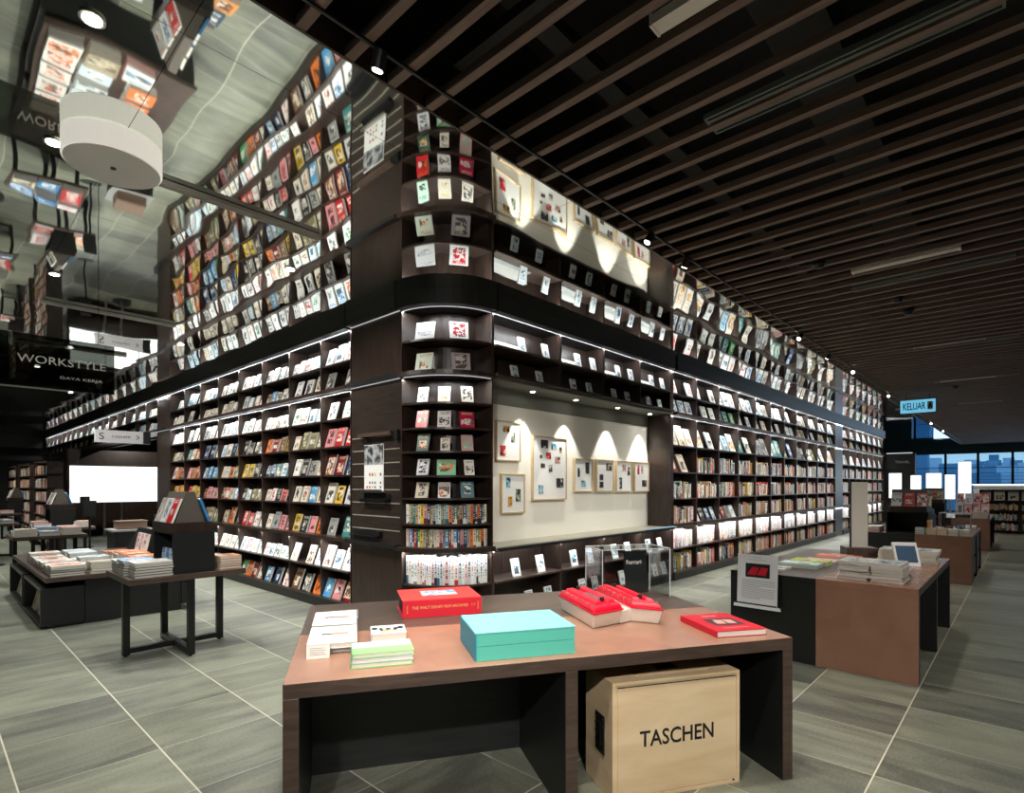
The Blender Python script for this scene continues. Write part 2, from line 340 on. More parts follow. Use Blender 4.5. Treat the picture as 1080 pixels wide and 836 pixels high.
M_SMOKE = make_glass('smoked_acrylic', (.3, .32, .3), .03)
M_PANE = make_glass('window_glass', (.75, .9, .98), .04)
M_ACEDGE = mat('acrylic_edge', (.75, .8, .8), .2, spec=.8)
def swatch(name, c, rough=.5): return mat(name, c, rough)

# ------------------------------------------------------------------ room shell
struct('floor', MB().box(-8, 36.9, -8, 32.2, -.1, 0), M_FLOOR)
b_ = MB().box(-8, 37, 2.4, 32, MIRROR_Z, MIRROR_Z + .03); struct('ceiling', b_, M_MIRROR)
b_ = MB()
for k in range(-34, 141):
    x = 2.629 + .243*k
    b_.box(x - .024, x + .024, -8, 2.385, MIRROR_Z, MIRROR_Z + .045)
struct('trim_1', b_, M_SLAT)
struct('trim_2', MB().box(-8, 37, 2.385, 2.4, MIRROR_Z - .004, MIRROR_Z + .16), M_EDGE)
b_ = MB().box(-8, 37, -8, 2.5, 4.5, 4.6)
b_.box(-8, 37, 2.41, 2.5, MIRROR_Z + .04, 4.5)
struct('ceiling_void', b_, M_VOID)
# services seen dimly between the slats
b_ = MB()
for y, w in ((1.9, .12), (.9, .3), (-.7, .16), (-2.4, .4)): b_.box(-6, 36, y - w/2, y + w/2, 4.05, 4.05 + w*.7)
for x in range(-4, 36, 3): b_.box(x, x + .06, -8, 2.3, 3.9, 3.96)
struct('ceiling_duct', b_, mat('duct_paint', (.01, .012, .012), .6))
struct('wall_back', MB().box(-8.1, 37, -8.1, -8, 0, 4.6), M_WALLD)
struct('wall_west', MB().box(-8.1, -8, -8, 32, 0, 4.6), M_WALLD)
b_ = MB().box(-8, 37, 32, 32.1, 0, 3.65); b_.box(-8, 3.6, 30.6, 30.9, 3.15, 3.65); b_.box(-8, 3.6, 30.6, 30.8, 2.62, 2.8)
struct('wall_north', b_, M_WALLD)
# solid core behind the shelving
b_ = MB().box(3.95, 4.05, 5.3, 14.05, 0, 3.65); b_.box(3.95, 4.05, 14.05, 31, 2.72, 3.65); struct('wall_left', b_, M_WALLD)
b_ = MB().box(4.7, 27.2, 4.8, 4.9, 0, 3.65); struct('wall_right', b_, M_WALLD)
# dark timber wall behind the opening under the high shelves
b_ = MB().box(3.3, 9, 22, 22.1, 0, 2.72); b_.box(3.15, 3.35, 21.7, 21.9, 0, 2.72); struct('wall_passage', b_, M_DARK)
# far end: portal wall with the lit travel sign, then the glass front
b_ = MB().box(28.0, 28.3, 3.32, 6.0, 2.25, 2.9); b_.box(28.0, 28.3, 3.32, 3.55, 0, 2.25); b_.box(28.05, 28.2, 3.5, 6, 0, 2.25); b_.box(27.2, 28, 4.9, 6, 0, 3.65)
struct('wall_portal', b_, M_WALLD)
struct('trim_3', MB().box(27.96, 28.0, 3.4, 4.3, 2.9, 2.94), M_LEDM)
tx = thing('section_sign', 'white travel section lettering on the dark wall at the far end', 'sign', (27.97, 3.85, 2.5))
text('lettering', 'TRAVEL', .5, T((27.98, 3.75, 2.55)) @ LEFT, M_PAPER, tx)

# windows
b_ = MB().box(36.65, 36.85, -8, 32, 3.2, 4.6, 0); b_.box(36.65, 36.85, -8, 32, 0, .25, 0)
b_.box(36.65, 36.85, 4.5, 32, .25, 3.2)
struct('wall_window', b_, mat('window_header', hx('#3b5560'), .6))
nwin = 0
ys = [4.35 - 1.305*k for k in range(10)]
for k in range(9):
    nwin += 1
    f = MB(); y1, y0 = ys[k], ys[k+1]
    f.box(36.6, 36.75, y1 - .05, y1 + .05, .25, 3.2); f.box(36.62, 36.73, y0 + .05, y1 - .05, 1.05, 1.09); f.box(36.62, 36.73, y0 + .05, y1 - .05, 2.45, 2.48)
    w = struct('window_%d' % nwin, f, M_BLACK)
    g = MB().box(36.67, 36.68, y0 + .04, y1 - .04, .25, 3.2); q = obj('window_pane', g, M_PANE, w)
    g = MB()
    for j in range(9): g.box(36.9, 36.93, y0, y1, .9 + .16*j, .9 + .16*j + .018)
    q = obj('louver', g, mat('louver_paint', (.16, .22, .26), .5) if k == 0 else bpy.data.materials['louver_paint'], w)
# the city outside
ter = MB().box(37, 900, -500, 500, -30, -29); t_ = struct('ground', ter, mat('hazy_city_ground', (.05, .22, .40), .8))  # distance haze is put into the blue ground colour
CITY = [mat('city_tower_a', (.85, .9, .93), .6), mat('city_tower_b', (.2, .38, .52), .5), mat('city_tower_c', (.4, .55, .65), .5)]  # tower colours carry the haze too
for k in range(46):
    x = 180 + 7.5*k; a = ((k*17 % 46)/45.0)*.34 - .09; y = x*a; w = R.uniform(5, 13); hgt = R.uniform(29, 34) + x*R.uniform(.0, .028) + (9 if k % 7 == 0 else 0)
    mb = MB().box(-w/2, w/2, -w/2, w/2, 0, hgt).box(-w/3, w/3, -w/3, w/3, hgt, hgt + 3)
    for j in range(3): mb.box(-w/2 - .2, w/2 + .2, -w/2 - .2, w/2 + .2, hgt*(.25 + .25*j), hgt*(.25 + .25*j) + .5)
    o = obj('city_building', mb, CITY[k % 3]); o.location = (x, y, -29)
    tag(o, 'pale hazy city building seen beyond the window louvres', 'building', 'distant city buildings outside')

# ------------------------------------------------------------------ shelving data
ROWS_L = [3.14, 2.81, 2.434, 2.085, 1.722, 1.358, .945, .535, .14]
TOPS_L = [3.49, 3.10, 2.75, 2.40, 2.05, 1.69, 1.32, .89, .50]
ROWS_R = [3.14, 2.81, 2.27, 1.817, 1.365, .945, .535, .14]
TOPS_R = [3.49, 3.10, 2.75, 2.24, 1.78, 1.33, .89, .50]
XL = 3.6; YR = 4.29; DEP = .3
ORD = ['first', 'second', 'third', 'fourth', 'fifth', 'sixth', 'seventh', 'eighth', 'ninth', 'tenth', 'eleventh', 'twelfth', 'thirteenth', 'fourteenth', 'fifteenth', 'sixteenth', 'seventeenth', 'eighteenth', 'nineteenth', 'twentieth']
def o_(k):
    if k < 20: return ORD[k]
    return 'twenty-' + ORD[k - 20] if k < 29 else 'thirtieth' if k == 29 else 'thirty-' + ORD[k - 30]
PAL = {
 'white': [('white', '#e9e9e6', c) for c in ('#d8362f', '#3c7fb0', '#222222', '#d9a13a', '#8a8f93', '#4d9a6a')] + [('cream', '#e0dbc9', '#6b4c33'), ('pale blue', '#c3dbe4', '#2f6f94'), ('white', '#f0f0ee', '#e8743a'), ('pale grey', '#c9ccca', '#3a3a3a')],
 'mixed': [('white', '#e6e4de', '#2d2d30'), ('white', '#dfe3e4', '#3c7fb0'), ('cream', '#d9d2bf', '#8a2f28'), ('pale grey', '#c3c5c3', '#23262a'), ('black', '#1d1e20', '#c9c4b8'), ('red', '#b3242b', '#f0e6d8'), ('beige', '#c9bda6', '#3b3028'), ('grey', '#8d8f8c', '#1a1a1a'), ('navy', '#1d3350', '#c7d4de'),
           ('orange', '#d4702f', '#22201e'), ('teal', '#3d7d7c', '#e2dcc9'), ('pink', '#d58c8e', '#5a1f28'), ('brown', '#6a4a38', '#d9c9a8'), ('white', '#e2e0da', '#b02c2a'), ('cream', '#ddd5c1', '#36506b'), ('blue', '#4f94c2', '#f0f0ea'),
           ('yellow', '#d9b53c', '#3a2d20'), ('green', '#2f8a4e', '#f0efe2'), ('olive', '#6f6c4a', '#d8d0b0'), ('dark red', '#6e1e22', '#e0c8a8')],
 'spine': [('white', '#e4e2dc', '#b02c2a'), ('cream', '#ddd5c1', '#444444'), ('grey', '#a9aaa6', '#222222'), ('black', '#18191b', '#d0ccc2'), ('red', '#c4252b', '#f4ece0'), ('pink', '#d9a0a0', '#703038'),
           ('tan', '#b59a78', '#3a2b20'), ('orange', '#de7430', '#2a2420'), ('pale blue', '#a9c7d3', '#28506b'), ('navy', '#20344f', '#d3dce2'), ('olive', '#7b7a5a', '#e4dfc4'), ('white', '#efeeea', '#2f6f94'), ('brown', '#5a4034', '#d9c9a8'), ('cream', '#e6dfcf', '#c0392b'), ('teal', '#2e7276', '#e8e0cc'), ('yellow', '#ddbb45', '#332a1c')],
 'wspine': [('white', '#eceae6', '#c8423a'), ('white', '#f1f0ee', '#777777'), ('white', '#e6e6e4', '#2f6f94'), ('cream', '#e8e1d3', '#a35a3a'), ('pale grey', '#cfd1d0', '#30343a'), ('white', '#f2f1ee', '#e07a3a'), ('pale pink', '#e3c7c6', '#803038')],
 'blue': [('white', '#eef0f0', '#3d93b8')],
}
_pal = {k: [(n, hx(a), hx(b)) for n, a, b in v] for k, v in PAL.items()}
BOOKS = []   # (distance key, dict)
def put(M, w, h, t, pal, style, cat, label, grp, col=None):
    n, c1, c2 = col if col else R.choice(_pal[pal])
    p = M @ Vector((0, 0, 0)); size = h*w if style == 1.0 else h*t
    BOOKS.append(dict(M=M, w=w, h=h, t=t, c1=c1, c2=c2, seed=R.random(), style=style, cat=cat, name=n, label=label, grp=grp, d=(p.x**2 + p.y**2)**.5))

def face_bay(MW, length, zb, zt, n, pal, where, wallgrp, lean=17, wid=(.15, .185), fill=1, y_in=.045, shift=0):
    """n face-out books leaning back on a shelf; MW maps local x (0..length along the wall) y (into the shelf)"""
    pitch = length/n
    k0 = 0
    series = None
    for k in range(n):
        if R.random() > fill: continue
        if series is None or R.random() < .7: series = R.choice(_pal[pal])
        w = min(R.uniform(*wid), pitch*.93); h = min(zt - zb - .03, R.uniform(1.28, 1.48)*w)
        M = MW @ T((pitch*(k + .5) + R.uniform(-.01, .01) + shift, y_in, zb + .004)) @ Rx(-math.radians(lean))
        put(M, w, h, R.uniform(.012, .03), pal, 1.0, 'face', where + ', %s along' % o_(k0), wallgrp, series); k0 += 1
def spine_bay(MW, length, zb, zt, pal, where, wallgrp, fill=.95, hmax=.3, y_in=.03):
    x = .012; k = 0; end = length*fill - .03
    while x < end:
        t = R.uniform(.018, .05) if pal != 'wspine' else R.uniform(.02, .07)
        h = min(zt - zb - .03, R.uniform(.68*hmax, hmax)); tilt = 0
        if R.random() < .07: x += R.uniform(.03, .09)
        if x + t > length - .01: break
        if k > 3 and R.random() < .08: tilt = R.uniform(4, 10)
        M = MW @ T((x + t/2 + (math.sin(math.radians(tilt))*h if tilt else 0), y_in + R.uniform(0, .02), zb + .001)) @ Matrix.Rotation(-math.radians(tilt), 4, 'Y')
        x += t + .0015 + (math.sin(math.radians(tilt))*h if tilt else 0)
        if x > length - .015: break
        put(M, t, h, R.uniform(.15, .2), pal, .5, 'spine', where + ', %s along' % o_(min(k, 37)), wallgrp); k += 1

def bookcase(name, label, MW, L, rows, tops, ledge=True, grp=None, base=True, lights=(3.49, 2.745, .885)):
    """open bookcase bay, local x 0..L, front at y=0"""
    p = MW @ Vector((L/2, 0, 0 if base else rows[-1] - .06))
    t = thing(name, label, 'bookcase', tuple(p), grp)
    zlo = 0 if base else rows[-1] - .05
    obj('back_panel', MB().box(0, L, DEP, DEP + .02, zlo, 3.65, M=MW), M_DARK, t)
    for xx in (0, L - .016): obj('side_panel', MB().box(xx, xx + .016, .004, DEP, zlo, 3.49, M=MW), M_DARK, t)
    for i, z in enumerate(rows):
        th = .022 if abs(z - 2.81) > .01 and abs(z - .945) > .01 else .045
        y0 = -.075 if th > .03 else (-.035 if z < .9 else 0)
        obj('shelf', MB().box(0, L, y0, DEP, z - th, z, M=MW), M_DARK, t)
    for z in lights:
        if z < zlo: continue
        obj('light_strip', MB().box(.01, L - .01, .006, .018, z, z + .006, M=MW), M_LEDM, t)
    obj('cornice', MB().box(0, L, -.085, DEP, 3.497, 3.65, M=MW), M_BLACK, t)
    if base: obj('plinth', MB().box(0, L, -.02, DEP, 0, rows[-1] - .022, M=MW), M_BLACK, t)
    return t

GL = 'face-out books on the long shelves beside the slotted panel'
GR = 'books on the long wall beyond the picture alcove'
# left wall: bays start 6.04, first is narrow. local x runs towards -Y, so bay i covers y1..y0
edges = [6.04] + [6.78 + .912*k for k in range(8)]
for i in range(8):
    y0, y1 = edges[i], edges[i+1]; L = y1 - y0; MW = T((XL, y1, 0)) @ LEFT
    bookcase('bookcase', 'dark oak bookcase bay full of face-out books, %s bay from the slotted panel' % o_(i), MW, L, ROWS_L, TOPS_L, grp='bookcase bays beside the slotted panel')
    for r in range(9):
        pal = 'white' if r in (0, 1, 2, 7) else 'mixed'
        if r == 1: pal = 'white' if R.random() < .7 else 'mixed'
        n = 4 if L > .8 else 3
        sh = 0
        if R.random() < .22: n -= 1
        elif R.random() < .22 and L > .8 : n += 1
        wid = (.17, .2) if n <= 3 else (.15, .18) if n == 4 else (.13, .15)
        face_bay(MW, L, ROWS_L[r], TOPS_L[r], n, pal, 'book, %s row down, %s bay from slotted panel' % (o_(r), o_(i)), GL, fill=.96, wid=wid, lean=20 if r > 6 else 16, y_in=.01 if r > 6 else .04, shift=sh)
# column then the high shelves running on over the passage
def column(name, label, MW, L, grooves=False, z0=0):
    p = MW @ Vector((L/2, 0, z0)); t = thing(name, label, 'wall panel', tuple(p))
    obj('upper_panel', MB().box(0, L, .0, .05, 2.81, 3.497, M=MW), M_DARK, t)
    obj('middle_panel', MB().box(0, L, .0, .05, .945, 2.76, M=MW), M_DARKH, t)
    obj('base_panel', MB().box(0, L, .0, .05, 0, .9, M=MW), M_DARK, t)
    for z in (2.81, .945): obj('ledge', MB().box(0, L, -.075, .06, z - .045, z, M=MW), M_BLACK, t)
    obj('cornice', MB().box(0, L, -.085, .06, 3.497, 3.65, M=MW), M_BLACK, t)
    for z in (3.49, 2.755, .89): obj('light_strip', MB().box(.0, L, -.02, -.008, z, z + .006, M=MW), M_LEDM, t)
    if grooves:
        for k in range(8):
            z = 2.15 - .1515*k
            obj('groove_strip', MB().box(.02, L - .02, -.004, .0, z - .006, z + .006, M=MW), M_GROOVE, t)
    return t
edge_far = edges[-1]
column('wall_column', 'plain dark oak column between the long bookcases and the passage', T((XL, 14.06, 0)) @ LEFT, 14.06 - edge_far)
y = 14.06
for i in range(17):
    MW = T((XL, y + .912, 0)) @ LEFT
    bookcase('high_bookcase', 'two-row bookcase bay above the passage, %s bay past the plain column' % o_(i), MW, .912, ROWS_L[:2], TOPS_L[:2], grp='high bookcase bays above the passage', base=False, lights=(3.49,))
    for r in (0, 1): face_bay(MW, .912, ROWS_L[r], TOPS_L[r], 4, 'white', 'book, %s row, %s high bay past the column' % (o_(r), o_(i)), 'books on the high shelves above the passage', fill=.93)
    y += .912
# slotted display panel by the corner
cp = column('slotted_panel', 'dark oak panel with bright metal grooves holding a small poster', T((XL - .02, 5.98, 0)) @ LEFT, 1.0, grooves=True)
# its little fittings
MP = T((XL - .02, 5.94, 0)) @ LEFT
t = thing('display_shelf', 'slim dark bracket shelf high on the slotted panel', 'shelf', tuple(MP @ Vector((.45, -.03, 2.16))))
obj('board', MB().box(.2, .86, -.07, -.006, 2.15, 2.19, M=MP), M_TOPDARK, t)
obj('bracket', MB().box(.9, .96, -.05, -.006, 2.1, 2.2, M=MP).box(.3, .34, -.04, -.006, 2.1, 2.15, M=MP), M_BLACK, t)
t = thing('poster', 'small printed poster with dark photo top on the slotted panel', 'poster', tuple(MP @ Vector((.47, -.03, 1.55))))
PX0, PX1 = .27, .66
obj('sheet', MB().box(PX0, PX1, -.022, -.012, 1.53, 2.06, M=MP @ Matrix.Identity(4)), M_WHITE, t)
pm = mat('poster_photo', (.1, .1, .1), .4); nt, N, L_, b = NT(pm); no = N.new('ShaderNodeTexNoise'); no.inputs['Scale'].default_value = 14; tc = N.new('ShaderNodeTexCoord'); L_.new(tc.outputs['Object'], no.inputs[0])
cr = N.new('ShaderNodeValToRGB'); cr.color_ramp.elements[0].position = .4; cr.color_ramp.elements[1].position = .62; cr.color_ramp.elements[0].color = (.03, .035, .04, 1); cr.color_ramp.elements[1].color = (.4, .41, .42, 1); L_.new(no.outputs[0], cr.inputs[0]); L_.new(cr.outputs[0], b.inputs['Base Color'])
obj('photo', MB().box(PX0 + .005, PX1 - .005, -.025, -.021, 1.83, 2.055, M=MP), pm, t)
ICO = [mat('icon_red', (.6, .05, .05), .5), mat('icon_yellow', (.8, .5, .05), .5), mat('icon_grey', (.12, .12, .13), .5)]
for q, (m_, cells) in enumerate(((ICO[0], [(1, 0), (0, 2), (1, 2)]), (ICO[1], [(3, 0), (2, 2)]), (ICO[2], [(2, 0), (5, 0), (1, 1), (2, 1), (3, 1), (5, 1), (3, 2), (5, 2)]))):
    mb = MB()
    for cx, cy in cells: mb.box(PX0 + .05 + cx*.055, PX0 + .075 + cx*.055, -.025, -.021, (1.7, 1.61, 1.56)[cy], (1.735, 1.635, 1.585)[cy], M=MP)
    obj('icon_print', mb, m_, t)
obj('tray', MB().box(PX0 - .02, PX1 + .02, -.06, -.006, 1.51, 1.525, M=MP).box(PX0 - .02, PX1 + .02, -.062, -.055, 1.51, 1.545, M=MP), M_METAL, t)
t = thing('leaflet_tray', 'empty dark tray hung under the poster on the slotted panel', 'tray', tuple(MP @ Vector((.5, -.03, 1.38))))
obj('tray', MB().box(.24, .78, -.07, -.006, 1.4, 1.41, M=MP).box(.24, .78, -.012, -.006, 1.4, 1.49, M=MP).box(.24, .25, -.07, -.006, 1.4, 1.44, M=MP).box(.77, .78, -.07, -.006, 1.4, 1.44, M=MP).box(.24, .78, -.07, -.064, 1.4, 1.43, M=MP), M_STEEL, t)
t = thing('wire_shelf', 'long dark bracket tray low on the slotted panel', 'tray', tuple(MP @ Vector((.3, -.03, 1.02))))
obj('tray', MB().box(.0, .56, -.06, -.006, 1.0, 1.012, M=MP).box(.0, .56, -.012, -.006, 1.0, 1.08, M=MP).box(.54, .62, -.05, -.006, 1.02, 1.07, M=MP), M_STEEL, t)

# ------------------------------------------------------------------ rounded corner unit
def arc(r, a0, a1, n=14):
    return [(CC[0] + r*math.cos(math.radians(a0 + (a1 - a0)*k/n)), CC[1] + r*math.sin(math.radians(a0 + (a1 - a0)*k/n))) for k in range(n + 1)]
def ring(mb, r0, r1, z0, z1, a0=180, a1=270, m=0):
    """curved slab between radii r0<r1"""
    P = arc(r1, a0, a1); Q = arc(r0, a0, a1); n = len(P)
    i = mb.pts([(x, y, z0) for x, y in P] + [(x, y, z0) for x, y in Q] + [(x, y, z1) for x, y in P] + [(x, y, z1) for x, y in Q])
    for k in range(n - 1):
        mb.face((i+k, i+n+k, i+n+k+1, i+k+1), m); mb.face((i+2*n+k, i+2*n+k+1, i+3*n+k+1, i+3*n+k), m)
        mb.face((i+k, i+k+1, i+2*n+k+1, i+2*n+k), m); mb.face((i+n+k, i+3*n+k, i+3*n+k+1, i+n+k+1), m)
    mb.face((i, i+2*n, i+3*n, i+n), m); mb.face((i+n-1, i+2*n-1, i+4*n-1, i+3*n-1), m); return mb
RC = [3.15, 2.81, 2.48, 2.21, 1.96, 1.70, 1.458, 1.18, .93, .53, .14]
TC = [3.49, 3.12, 2.75, 2.45, 2.18, 1.93, 1.67, 1.42, 1.15, .88, .5]
cu = thing('corner_bookcase', 'rounded dark oak bookcase wrapping the corner beside the picture alcove', 'bookcase', (3.8, 4.5, 0))
obj('back_panel', ring(MB(), .40, .42, 0, 3.65), M_DARK, cu)
for z in RC:
    th = .045 if z in (2.81, .93) else .022
    obj('shelf', ring(MB(), .42, .70 + (.06 if th > .03 else 0), z - th, z), M_DARK, cu)
obj('cornice', ring(MB(), .42, .775, 3.497, 3.65), M_BLACK, cu)
obj('plinth', ring(MB(), .42, .69, 0, .118), M_BLACK, cu)
for z in (3.485, 2.757, .876): obj('light_strip', ring(MB(), .68, .69, z, z + .007), M_LEDM, cu)
obj('side_panel', MB().box(3.575, 3.86, 4.955, 4.975, 0, 3.497), M_DARK, cu)
obj('side_panel', MB().box(4.285, 4.305, 4.285, 4.6, 0, 3.497), M_DARK, cu)
def cornM(a, r): # standing on the arc at angle a facing outwards
    a = math.radians(a); return T((CC[0] + r*math.cos(a), CC[1] + r*math.sin(a), 0)) @ Rz(a + math.pi/2)
CB = {0: [(205, .22, .2, 'white', '#ecebe9', '#c3c6cc'), (238, .2, .2, 'white and red', '#eceae8', '#b8232c')],
      1: [(204, .2, .21, 'pale green portrait', '#d6e2d2', '#c8822e'), (240, .2, .21, 'grey photograph', '#b9b2b4', '#5d4a4c')],
      2: [(203, .12, .17, 'pale green', '#bfe0c8', '#2a3134'), (224, .13, .17, 'cream', '#e6e0cd', '#d2b13c'), (246, .13, .18, 'ivory', '#dcd6c4', '#5b5249')],
      3: [(202, .14, .19, 'red and orange', '#c9242f', '#d8802e'), (224, .14, .18, 'black and white', '#d8d3d1', '#1c1b1d'), (246, .16, .18, 'crimson and white', '#c8173f', '#e9e6e2')],
      4: [(203, .14, .19, 'green patterned', '#3d5a49', '#dca87a'), (225, .1, .14, 'ivory', '#d9d2c0', '#6d6455'), (246, .13, .18, 'pink and mint', '#cfa9a4', '#8cc9ad')],
      5: [(203, .14, .18, 'grey', '#c9cccf', '#191a1c'), (226, .2, .17, 'green and orange', '#7cc79a', '#e07a48'), (248, .11, .17, 'white', '#e2dfd6', '#66615a')],
      6: [(202, .15, .17, 'beige and purple', '#c9c0a9', '#4c2a57'), (224, .13, .17, 'pale grey', '#d4d7d6', '#c9742f'), (246, .15, .18, 'blue green', '#4c7078', '#dfe5e2')]}
for r, lst in CB.items():
    for k, (a, w, h, nm, c1, c2) in enumerate(lst):
        M = cornM(a, .67) @ T((0, 0, RC[r] + .003)) @ Rx(-math.radians(14))
        put(M, w, h, .016, None, 1.0, 'face', 'face-out book on rounded corner bookcase, %s shelf down' % o_(r), 'books on the corner bookcase', (nm, hx(c1), hx(c2)))
for r, pal, hm in ((7, 'spine', .22), (8, 'spine', .21), (9, 'wspine', .31)):
    a = 183.5; k = 0
    while a < 266:
        t = R.uniform(.017, .04); da = math.degrees(t/.655)
        h = min(TC[r] - RC[r] - .03, R.uniform(hm*.88, hm))
        M = cornM(a + da/2, .66) @ T((0, 0, RC[r] + .001))
        put(M, t, h, .16, pal if not (r == 8 and R.random() < .5) else 'mixed', .5, 'spine', 'upright book on rounded corner bookcase, %s shelf down, %s along' % (o_(r), o_(k)), 'books on the corner bookcase'); a += da + .15; k += 1

# ------------------------------------------------------------------ alcove with framed pictures
AB = 4.71  # back plane
AX0, AX1 = 4.32, 8.55
b_ = MB().box(AX0 - .02, 8.7, AB, AB + .06, .9, 2.58); struct('wall_alcove', b_, M_CREAM)
struct('trim_4', MB().box(AX0, 8.7, AB - .005, AB + .06, 2.58, 2.81), M_GREYB)
struct('trim_5', MB().box(AX0, 8.52, YR - .02, AB, 2.765, 2.80), mat('soffit', hx('#55564f'), .5))
struct('trim_6', MB().box(AX0, 8.52, YR - .02, AB, .875, .905), mat('sill_stone', hx('#8c8a7c'), .45))
struct('trim_7', MB().box(8.47, 8.56, YR, AB, 0.0, 3.49), M_DARK)
FR = [(523, 549, 444, 486), (528.5, 553.5, 499.5, 541), (561.5, 597.5, 460.5, 527), (605.5, 625.5, 483.5, 518.5), (629, 647, 484.5, 518.5), (650, 666.5, 486, 518.5), (669, 684.5, 487, 518.5)]
PR = [[(.42, .2, .3, .16), (.7, .4, .2, .25), (.28, .75, .26, .26)], [(.3, .22, .2, .26), (.38, .7, .2, .25), (.72, .55, .26, .32)],
      [(.34, .12, .24, .13), (.62, .15, .18, .1), (.82, .2, .08, .1), (.24, .32, .08, .05), (.46, .3, .17, .1), (.73, .36, .18, .1), (.3, .46, .14, .07), (.52, .5, .12, .11), (.8, .73, .26, .15), (.24, .83, .15, .13)],
      [(.7, .28, .24, .34), (.25, .42, .14, .26), (.5, .75, .28, .18)], [(.75, .22, .4, .22), (.3, .55, .24, .18), (.3, .78, .26, .18)],
      [(.5, .22, .26, .2), (.8, .33, .18, .26), (.28, .72, .2, .36)], [(.28, .27, .16, .3), (.52, .27, .16, .26), (.68, .72, .36, .22)]]
FL = ['small framed collage highest beside the corner bookcase', 'small framed collage hung low beside the corner bookcase', 'large framed collage of ten tiny pictures in the alcove', 'narrow framed collage, first after the large one',
      'narrow framed collage, second after the large one', 'narrow framed collage, third after the large one', 'narrow framed collage, last before the dark reveal']
M_FRAME = mat('pale_wood_frame', hx('#c9b18b'), .5)
def noisy(name, c):
    m = mat(name, c, .5); nt, N, L, b = NT(m); no = N.new('ShaderNodeTexNoise'); no.inputs['Scale'].default_value = 16; no.inputs['Detail'].default_value = 3; tc = N.new('ShaderNodeTexCoord'); L.new(tc.outputs['Object'], no.inputs[0])
    cr = N.new('ShaderNodeValToRGB'); cr.color_ramp.interpolation = 'CONSTANT'; e = cr.color_ramp.elements; e[0].position = 0; e[0].color = (.02, .02, .025, 1); e[1].position = .45; e[1].color = (*c, 1); q = e.new(.6); q.color = (.6, .57, .52, 1)
    L.new(no.outputs[0], cr.inputs[0]); L.new(cr.outputs[0], b.inputs['Base Color']); return m
PRINTS = [noisy('print_' + n, hx(c)) for n, c in (('ochre', '#c9963d'), ('slate', '#3d4a55'), ('scarlet', '#c22b30'), ('sky', '#5fa9c4'), ('umber', '#4b3a32'), ('sage', '#7f8f78'), ('ink', '#25262b'), ('rose', '#b98476'))]
for q, (x0, x1, y0, y1) in enumerate(FR):
    X0, X1 = atY(x0, AB - .03), atY(x1, AB - .03); xm = (x0 + x1)/2; Z1, Z0 = hY(xm, y0, AB - .03), hY(xm, y1, AB - .03)
    t = thing('picture_frame', FL[q], 'picture', ((X0 + X1)/2, AB - .03, Z0), 'framed collages in the alcove')
    e = .016; mb = MB(); F0, F1 = AB - .04, AB - .001
    mb.box(X0, X1, F0, F1, Z0, Z0 + e); mb.box(X0, X1, F0, F1, Z1 - e, Z1); mb.box(X0, X0 + e, F0, F1, Z0 + e, Z1 - e); mb.box(X1 - e, X1, F0, F1, Z0 + e, Z1 - e)
    obj('frame', mb, M_FRAME, t); mo_ = obj('mount', MB().box(X0 + e, X1 - e, AB - .026, AB - .002, Z0 + e, Z1 - e), M_WHITE, t)
    W_, H_ = X1 - X0, Z1 - Z0
    for j, (cx, cy, w, h) in enumerate(PR[q]):
        c = PRINTS[(q*3 + j*5) % 8]
        obj('print', MB().box(X0 + W_*(cx - w*.42), X0 + W_*(cx + w*.42), AB - .029, AB - .0255, Z1 - H_*(cy + h/2), Z1 - H_*(cy - h/2)), c, mo_)
for k, (px, py) in enumerate(((561.8, 411), (607.6, 420), (651.5, 429), (685.5, 436))):
    x, y = Wp(px, py, 2.76)
    y = 4.5; x = atY(px, y)
    t = thing('downlight', 'small recessed downlight in the alcove soffit, %s from the corner bookcase' % o_(k), 'ceiling light', (x, y, 2.74), 'alcove downlights')
    obj('trim_ring', MB().cyl((x, y, 2.757), (x, y, 2.766), .045, 20), M_METAL, t); obj('lens', MB().cyl((x, y, 2.754), (x, y, 2.758), .028, 16), M_LAMP, t)
    spot('alcove_spot', (x, y, 2.745), (x, y + .1, 0), 58, 64, .3, (1, .97, .9), .015)
